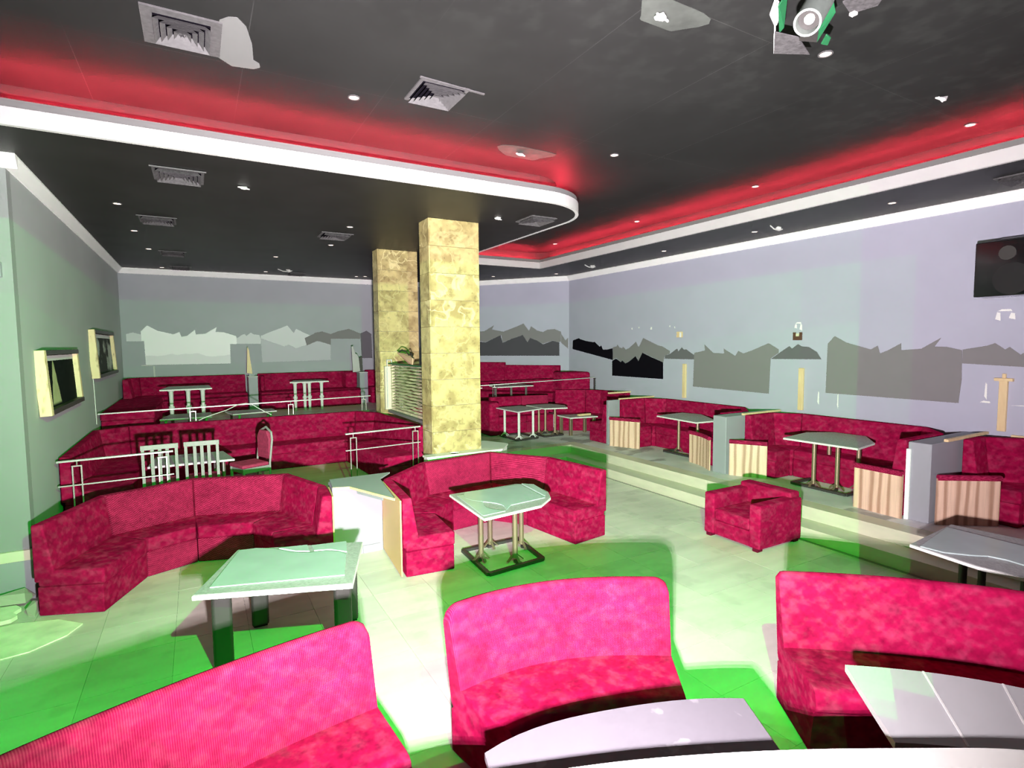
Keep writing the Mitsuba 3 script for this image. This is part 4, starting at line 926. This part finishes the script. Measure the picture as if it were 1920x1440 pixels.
for name, pts in MURALS.items():
    m, lab = MINFO[name]
    if 'A' == name[0]: pts = [(min(max(u, 0.03), 4.3), z) for u, z in pts]
    g = Polygon(pts).buffer(0)
    if g.geom_type != 'Polygon': g = max(g.geoms, key=lambda q: q.area)
    for c in COVER.get(name, []): g = g.difference(Polygon(MURALS[c]).buffer(0).buffer(0.002)); g = max(polys(g), key=lambda q: q.area)
    t = 0.008; q = prism(g, 0.002, t); v = q.vertices.copy()
    if name[0] == 'R': q.vertices = np.c_[XR - v[:, 2], v[:, 0], v[:, 1]]
    elif name[0] == 'B': q.vertices = np.c_[v[:, 0], YB - v[:, 2], v[:, 1]]
    else:
        a = CA + (CB - CA) / np.linalg.norm(CB - CA) * v[:, :1] + np.array([-dd[1], dd[0]]) * v[:, 2:3]
        q.vertices = np.c_[a, v[:, 1]]
    q.fix_normals()
    solo('mural_piece', lab, 'mural', q, m)
# chips and scratches of bare plaster on the right wall
def chip(label, items):
    k = thing('plaster_chip', label, 'plaster mark')
    for y, z, w, h in items: part(k, 'fleck', hullpts([(XR - 0.004, y - w / 2, z - h / 2), (XR - 0.004, y + w / 2, z - h / 2 * .6), (XR - 0.004, y + w * .2, z + h / 2), (XR - 0.004, y - w * .4, z + h / 2 * .8), (XR + 0.002, y, z)]), 'porcelain')
chip('white bare plaster patch on the right wall above the brown socket', [(6.13, 2.99, .12, .03), (6.18, 2.93, .05, .08), (6.08, 2.91, .05, .12)])
chip('white bare plaster patch on the right wall under the black speaker', [(3.20, 3.05, .16, .03), (3.27, 2.97, .06, .12), (3.12, 2.97, .07, .09)])
chip('tall white scratch on the right wall left of the nearest batten', [(3.36, 1.95, .03, .24), (3.36, 1.80, .12, .03)])
chip('white screw chips in a row on the right wall above the grey mural', [(10.52, 3.01, .05, .05), (10.27, 3.03, .04, .04), (9.85, 3.0, .06, .07), (9.25, 3.03, .04, .04), (9.10, 3.0, .03, .05)])
chip('long white scratches on the right wall under the largest mural panel', [(5.72, 1.66, .03, .24), (5.38, 1.66, .02, .32)])
chip('thin white line scratch on the right wall right of the nearest batten', [(2.85, 1.78, .5, .012)])
k = thing('socket_box', 'brown U shaped socket box on the right wall', 'socket')
part(k, 'box', merge([bx(XR - 0.02, XR - 0.003, 6.05, 6.22, 2.68, 2.75), bx(XR - 0.02, XR - 0.003, 6.05, 6.10, 2.75, 2.82), bx(XR - 0.02, XR - 0.003, 6.17, 6.22, 2.75, 2.82)]), 'brown_plastic')
part(k, 'insert', bx(XR - 0.012, XR - 0.003, 6.10, 6.17, 2.75, 2.80), 'post_cream')
k = thing('socket_box', 'small orange lit socket hole on the right wall above the grey strip', 'socket')
part(k, 'box', bx(XR - 0.006, XR - 0.002, 8.86, 9.04, 2.77, 2.90), 'pine'); part(k, 'insert', bx(XR - 0.010, XR - 0.006, 8.90, 8.95, 2.78, 2.88), 'porcelain')
k = thing('speaker_cabinet', 'black wall speaker cabinet at the right frame edge', 'speaker')
part(k, 'cabinet', sbx(9.02, 9.38, 2.55, 3.40, 3.22, 3.93, 0.015), 'screen_black', 40)
part(k, 'cone', moved(trimesh.creation.cylinder(radius=0.20, height=0.012, sections=32, transform=trimesh.transformations.rotation_matrix(math.pi / 2, [0, 1, 0])), 9.015, 3.0, 3.43), 'black_plastic')
part(k, 'tweeter', moved(trimesh.creation.cylinder(radius=0.09, height=0.012, sections=24, transform=trimesh.transformations.rotation_matrix(math.pi / 2, [0, 1, 0])), 9.015, 3.06, 3.76), 'steel_dark')
part(k, 'bracket', bx(9.2, XR - 0.002, 2.85, 3.2, 3.93, 3.97), 'grey_paint')
k = thing('junction_box', 'small dark box on the left return wall at the frame edge', 'box')
part(k, 'body', cbx(-1.95, -1.68, 7.44, 7.5, 3.37, 3.52), 'grey_paint')

# ------------------------------------------------------------------ ceiling fittings
def vent(label, x0, x1, y0, y1, z, m='vent_metal', frame=0.03, bare=True, gap=True):
    k = thing('ceiling_vent', label, 'vent')
    cx, cy = (x0 + x1) / 2, (y0 + y1) / 2; hx, hy = (x1 - x0) / 2, (y1 - y0) / 2
    part(k, 'frame', prism(sbox(x0, y0, x1, y1).difference(sbox(x0 + frame, y0 + frame, x1 - frame, y1 - frame)), z - 0.016, z - 0.001), m)
    part(k, 'backing', bx(x0 + frame * .5, x1 - frame * .5, y0 + frame * .5, y1 - frame * .5, z - 0.003, z - 0.001), 'panel_black')
    for i in range(5):
        f0, f1 = 1 - frame / hx - i * 0.165, 1 - frame / hx - i * 0.165 - 0.13
        a = np.array([(cx + sx * hx * f0, cy + sy * hy * f0) for sx, sy in ((-1, -1), (1, -1), (1, 1), (-1, 1))])
        b = np.array([(cx + sx * hx * f1, cy + sy * hy * f1) for sx, sy in ((-1, -1), (1, -1), (1, 1), (-1, 1))])
        V = np.vstack([np.c_[a, [z - 0.046] * 4], np.c_[b, [z - 0.008] * 4], np.c_[b, [z - 0.012] * 4], np.c_[a, [z - 0.050] * 4]])
        F = []
        for q in range(4):
            r = (q + 1) % 4
            F += [[q, r, 4 + r], [q, 4 + r, 4 + q], [12 + q, 8 + r, 12 + r], [12 + q, 8 + q, 8 + r], [4 + q, 4 + r, 8 + r], [4 + q, 8 + r, 8 + q]]
        part(k, 'louvre', trimesh.Trimesh(V, np.array(F), process=False), m)
    c = hx * 0.10
    part(k, 'centre_plate', bx(cx - c, cx + c, cy - c, cy + c, z - 0.030, z - 0.024), m)
    return k
vent('large square ceiling vent with bare grey patch beside it', -0.25, 0.27, 4.77, 5.32, ZU, frame=0.075)
solo('bare_patch', 'unpainted grey board patch beside the large ceiling vent', 'ceiling patch',
     prism(Polygon([(0.26, 4.75), (0.31, 4.68), (0.36, 4.66), (0.42, 4.75), (0.48, 5.0), (0.51, 5.26), (0.56, 5.30), (0.57, 5.36), (0.53, 5.41), (0.37, 5.44), (0.27, 5.34)]).buffer(0.01), ZU - 0.004, ZU + 0.001), 'bare_board')
vent('square ceiling vent left of centre on the raised ceiling', 1.86, 2.34, 4.86, 5.34, ZU)
part('ceiling_vent_001', 'edge_strip', bar((1.84, 4.84, ZU - 0.01), (2.50, 4.88, ZU - 0.01), 0.02, 0.012), 'vent_metal')
for lab, x0, y0, w, h in [('dark square vent in the left soffit nearest the white moulding', -0.34, 7.19, 0.50, 0.53),
                    ('dark square vent in the soffit beside the curved moulding nose', 4.50, 7.24, 0.46, 0.50),
                    ('flat dark vent in the left soffit, second from the moulding', -0.67, 9.92, 0.48, 0.5),
                    ('flat dark vent in the soffit left of the rear column', 1.96, 9.93, 0.5, 0.5),
                    ('flat dark vent in the left soffit, third from the moulding', -0.57, 13.34, 0.46, 0.5),
                    ('flat dark vent in the left soffit at the back wall', -0.46, 15.75, 0.42, 0.45),
                    ('flat dark vent at the back wall left of the rear column', 2.2, 15.75, 0.42, 0.45),
                    ('dark vent in the right soffit at the frame edge', 8.46, 2.55, 0.5, 0.5)]:
    kk = vent(lab, x0, x0 + w, y0, y0 + h, ZS, 'vent_dark')
    if y0 > 9 or x0 > 8 or y0 == 7.19:
        part(kk, 'edge_strip', bar((x0 - .02, y0 - .012, ZS - .012), (x0 + w + .02, y0 - .012, ZS - .012), .02, .012), 'vent_metal')
def downlight(x, y, z, label, group):
    k = thing('downlight', label, 'downlight', group)
    part(k, 'rim', ring(x, y, z - 0.008, z - 0.0005, 0.045, 0.058, 24), 'vent_metal')
    key = part(k, 'lamp', cyl(x, y, z - 0.005, z - 0.001, 0.044, 20), 'porcelain')
    scene[key]['emitter'] = {'type': 'area', 'radiance': {'type': 'rgb', 'value': LAMP_RADIANCE}, 'sampling_weight': 0.04}
UPL = [(1.43, 5.56, 'left of the centre ceiling vent'), (4.74, 5.63, 'right of the curved cove nose'), (7.60, 5.70, 'middle of three along the right red cove'),
       (7.60, 2.97, 'nearest the right frame edge along the red cove'), (4.67, 2.86, 'just beside the stage spotlight'), (7.66, 8.41, 'beyond the middle one along the right red cove'), (7.6, 11.19, 'farthest, near the inner corner of the cove')]
for x, y, w in UPL: downlight(x, y, ZU, 'small lit downlight in the raised ceiling, ' + w, 'downlights in the raised ceiling')
SFL = [(-0.85, 9.29, 'first of the left row, nearest the viewer'), (-0.82, 11.29, 'second of the left row'), (-0.74, 13.23, 'third of the left row'), (-0.65, 16.15, 'last of the left row, at the back wall'),
       (1.59, 13.17, 'alone in the middle bay'), (1.66, 15.9, 'in the middle bay at the back wall'), (2.35, 11.18, 'farther of two left of the rear column'), (2.28, 9.35, 'nearer of two left of the front column'),
       (4.02, 15.9, 'left one of a pair beside the rear column'), (4.24, 15.8, 'right one of a pair beside the rear column'),
       (7.5, 14.2, 'above the angled wall, left'), (8.80, 12.9, 'above the corner of the right wall'), (8.71, 8.72, 'above the farthest booth'), (8.66, 6.49, 'above the middle partition'), (8.63, 4.25, 'above the nearest booth table'), (5.13, 14.2, 'right of the front column, far back')]
for x, y, w in SFL: downlight(x, y, ZS, 'tiny lit downlight in the dark soffit, ' + w, 'downlights in the soffit')
def broken(x, y, z, label, patch=0.0, hang=0.0):
    k = thing('broken_downlight', label, 'downlight')
    r = random.Random(int(x * 100 + y * 10))
    part(k, 'socket', merge([hullpts([(x + r.uniform(-.05, .05), y + r.uniform(-.04, .04), z - r.uniform(.002, .04)) for _ in range(9)], 0.008), bar((x - .05, y, z - .02), (x + .08, y + .02, z - .03), .012, .012)]), 'porcelain')
    if hang: part(k, 'wire', tube([(x - .25, y - .02, z - .01), (x - .12, y, z - .05), (x + .02, y, z - .06), (x + .1, y, z - .03)], .010, 6), 'cable_white', 40)
    if patch:
        a = np.linspace(0, 2 * math.pi, 22)[:-1]
        part(k, 'patch', prism([(x + 0.08 + patch * (1 + .25 * math.sin(3 * q + x)) * math.cos(q) * 1.2, y + patch * (.8 + .2 * math.cos(2 * q)) * math.sin(q)) for q in a], z - 0.003, z + 0.001), 'dust_patch')
broken(3.05, 3.10, ZU, 'broken downlight in a pale dusty patch at the top of the view', 0.24)
broken(3.63, 6.12, ZU, 'broken downlight in a dusty patch near the curved red cove', 0.30)
broken(6.47, 2.78, ZU, 'broken downlight without patch on the right of the raised ceiling')
broken(4.11, 7.62, ZS, 'broken downlight in the soffit right of the front column')
broken(0.57, 7.59, ZS, 'broken downlight in the left soffit near the moulding')
broken(8.67, 11.12, ZS, 'downlight dangling from its cable in the far right soffit', 0, 1)
broken(8.67, 6.03, ZS, 'downlight pulled out of the right soffit above the middle booth', 0, 1)
broken(2.12, 15.22, ZS, 'loose downlight cable near the back wall', 0, 1)
# green lit stage spot with its bracket
k = thing('stage_spotlight', 'green lit cylindrical stage spotlight in an angular bracket on the ceiling', 'spotlight')
ax = np.array([-0.68, -0.17, -0.71]); ax /= np.linalg.norm(ax)
def along(m):
    R = trimesh.geometry.align_vectors([0, 0, 1], ax); m.apply_transform(R); m.apply_translation([3.64, 2.315, 4.83]); return m
part(k, 'casing', along(trimesh.creation.annulus(0.070, 0.085, 0.34, sections=32)), 'lamp_casing', 40)
part(k, 'rear_cap', along(moved(trimesh.creation.cylinder(radius=0.068, height=0.02, sections=24), 0, 0, -0.15)), 'black_plastic')
part(k, 'reflector', along(moved(trimesh.creation.cylinder(radius=0.069, height=0.02, sections=24), 0, 0, 0.10)), 'steel_dark')
part(k, 'lens', along(moved(trimesh.creation.cylinder(radius=0.032, height=0.012, sections=24), 0, 0, 0.117)), 'lens_glass')
part(k, 'bracket_arm', hullpts([(3.49, 2.47, 4.90), (3.51, 2.42, 4.98), (3.69, 2.57, 4.86), (3.72, 2.62, 4.86)], .004), 'green_paint')
part(k, 'bracket_arm', hullpts([(3.72, 2.26, 4.98), (3.90, 2.33, 4.90), (4.02, 2.53, 4.83), (3.94, 2.52, 4.83), (3.86, 2.42, 4.88)], .004), 'green_paint')
part(k, 'cross_plate', hullpts([(3.78, 2.50, 4.84), (3.88, 2.57, 4.82), (4.0, 2.52, 4.82), (3.92, 2.46, 4.85)], .004), 'steel_dark')
part(k, 'shield', hullpts([(3.93, 2.81, 4.85), (3.67, 2.62, 4.85), (3.86, 2.57, 4.84), (3.96, 2.61, 4.84), (4.20, 2.70, 4.86)], .003), 'vent_dark')
part(k, 'shield_edge', bar((3.40, 2.43, 4.88), (3.93, 2.81, 4.855), .012, .012), 'porcelain')
part(k, 'clamp', hullpts([(3.50, 2.50, 4.95), (3.58, 2.59, 4.93), (3.70, 2.64, 4.92), (3.62, 2.54, 4.96)], .012), 'porcelain')
part(k, 'tab', hullpts([(3.94, 2.41, 4.80), (4.0, 2.42, 4.80), (4.05, 2.47, 4.79), (4.0, 2.48, 4.79)], .006), 'green_paint')
part(k, 'stem', bar((3.70, 2.40, 5.05), (3.66, 2.36, 4.88), .02, .02), 'steel_dark')
k = thing('ceiling_plate', 'dark square plate at the top frame edge right of the stage spotlight', 'plate')
part(k, 'plate', prism([(4.07, 2.38), (4.26, 2.43), (4.33, 2.28), (4.16, 2.10)], ZU - 0.012, ZU - 0.001), 'vent_dark')
part(k, 'corner_clip', bx(4.24, 4.28, 2.39, 2.43, ZU - 0.03, ZU - 0.012), 'porcelain')

# the green stage lamp above the viewer, out of frame: casing and barn doors that shape its beam
k = thing('green_stage_lamp', 'green stage lamp with barn doors hanging above the viewer', 'spotlight')
gx, gy, gz = GREEN
az = np.radians(np.linspace(-25, 170, 27))
def band(r0, z0, z1, t=0.004, az=az):
    return prism(Polygon([(gx + r0 * math.cos(a), gy + r0 * math.sin(a)) for a in az] + [(gx + (r0 + t) * math.cos(a), gy + (r0 + t) * math.sin(a)) for a in az[::-1]]), z0, z1)
part(k, 'barn_door', band(0.24, gz - 0.004, gz + 0.30), 'black_plastic')
part(k, 'barn_door', band(0.24, gz - 0.60, gz - 0.315), 'black_plastic')
part(k, 'barn_door', band(0.235, gz - 0.60, gz + 0.30, az=np.radians(np.linspace(-25, 30, 9))), 'black_plastic')
part(k, 'back_plate', bx(gx - 0.30, gx + 0.30, gy - 0.16, gy - 0.12, gz - 0.4, gz + 0.35), 'black_plastic')
part(k, 'stem', cyl(gx, gy - 0.14, gz + 0.35, ZU, 0.02), 'steel_dark')
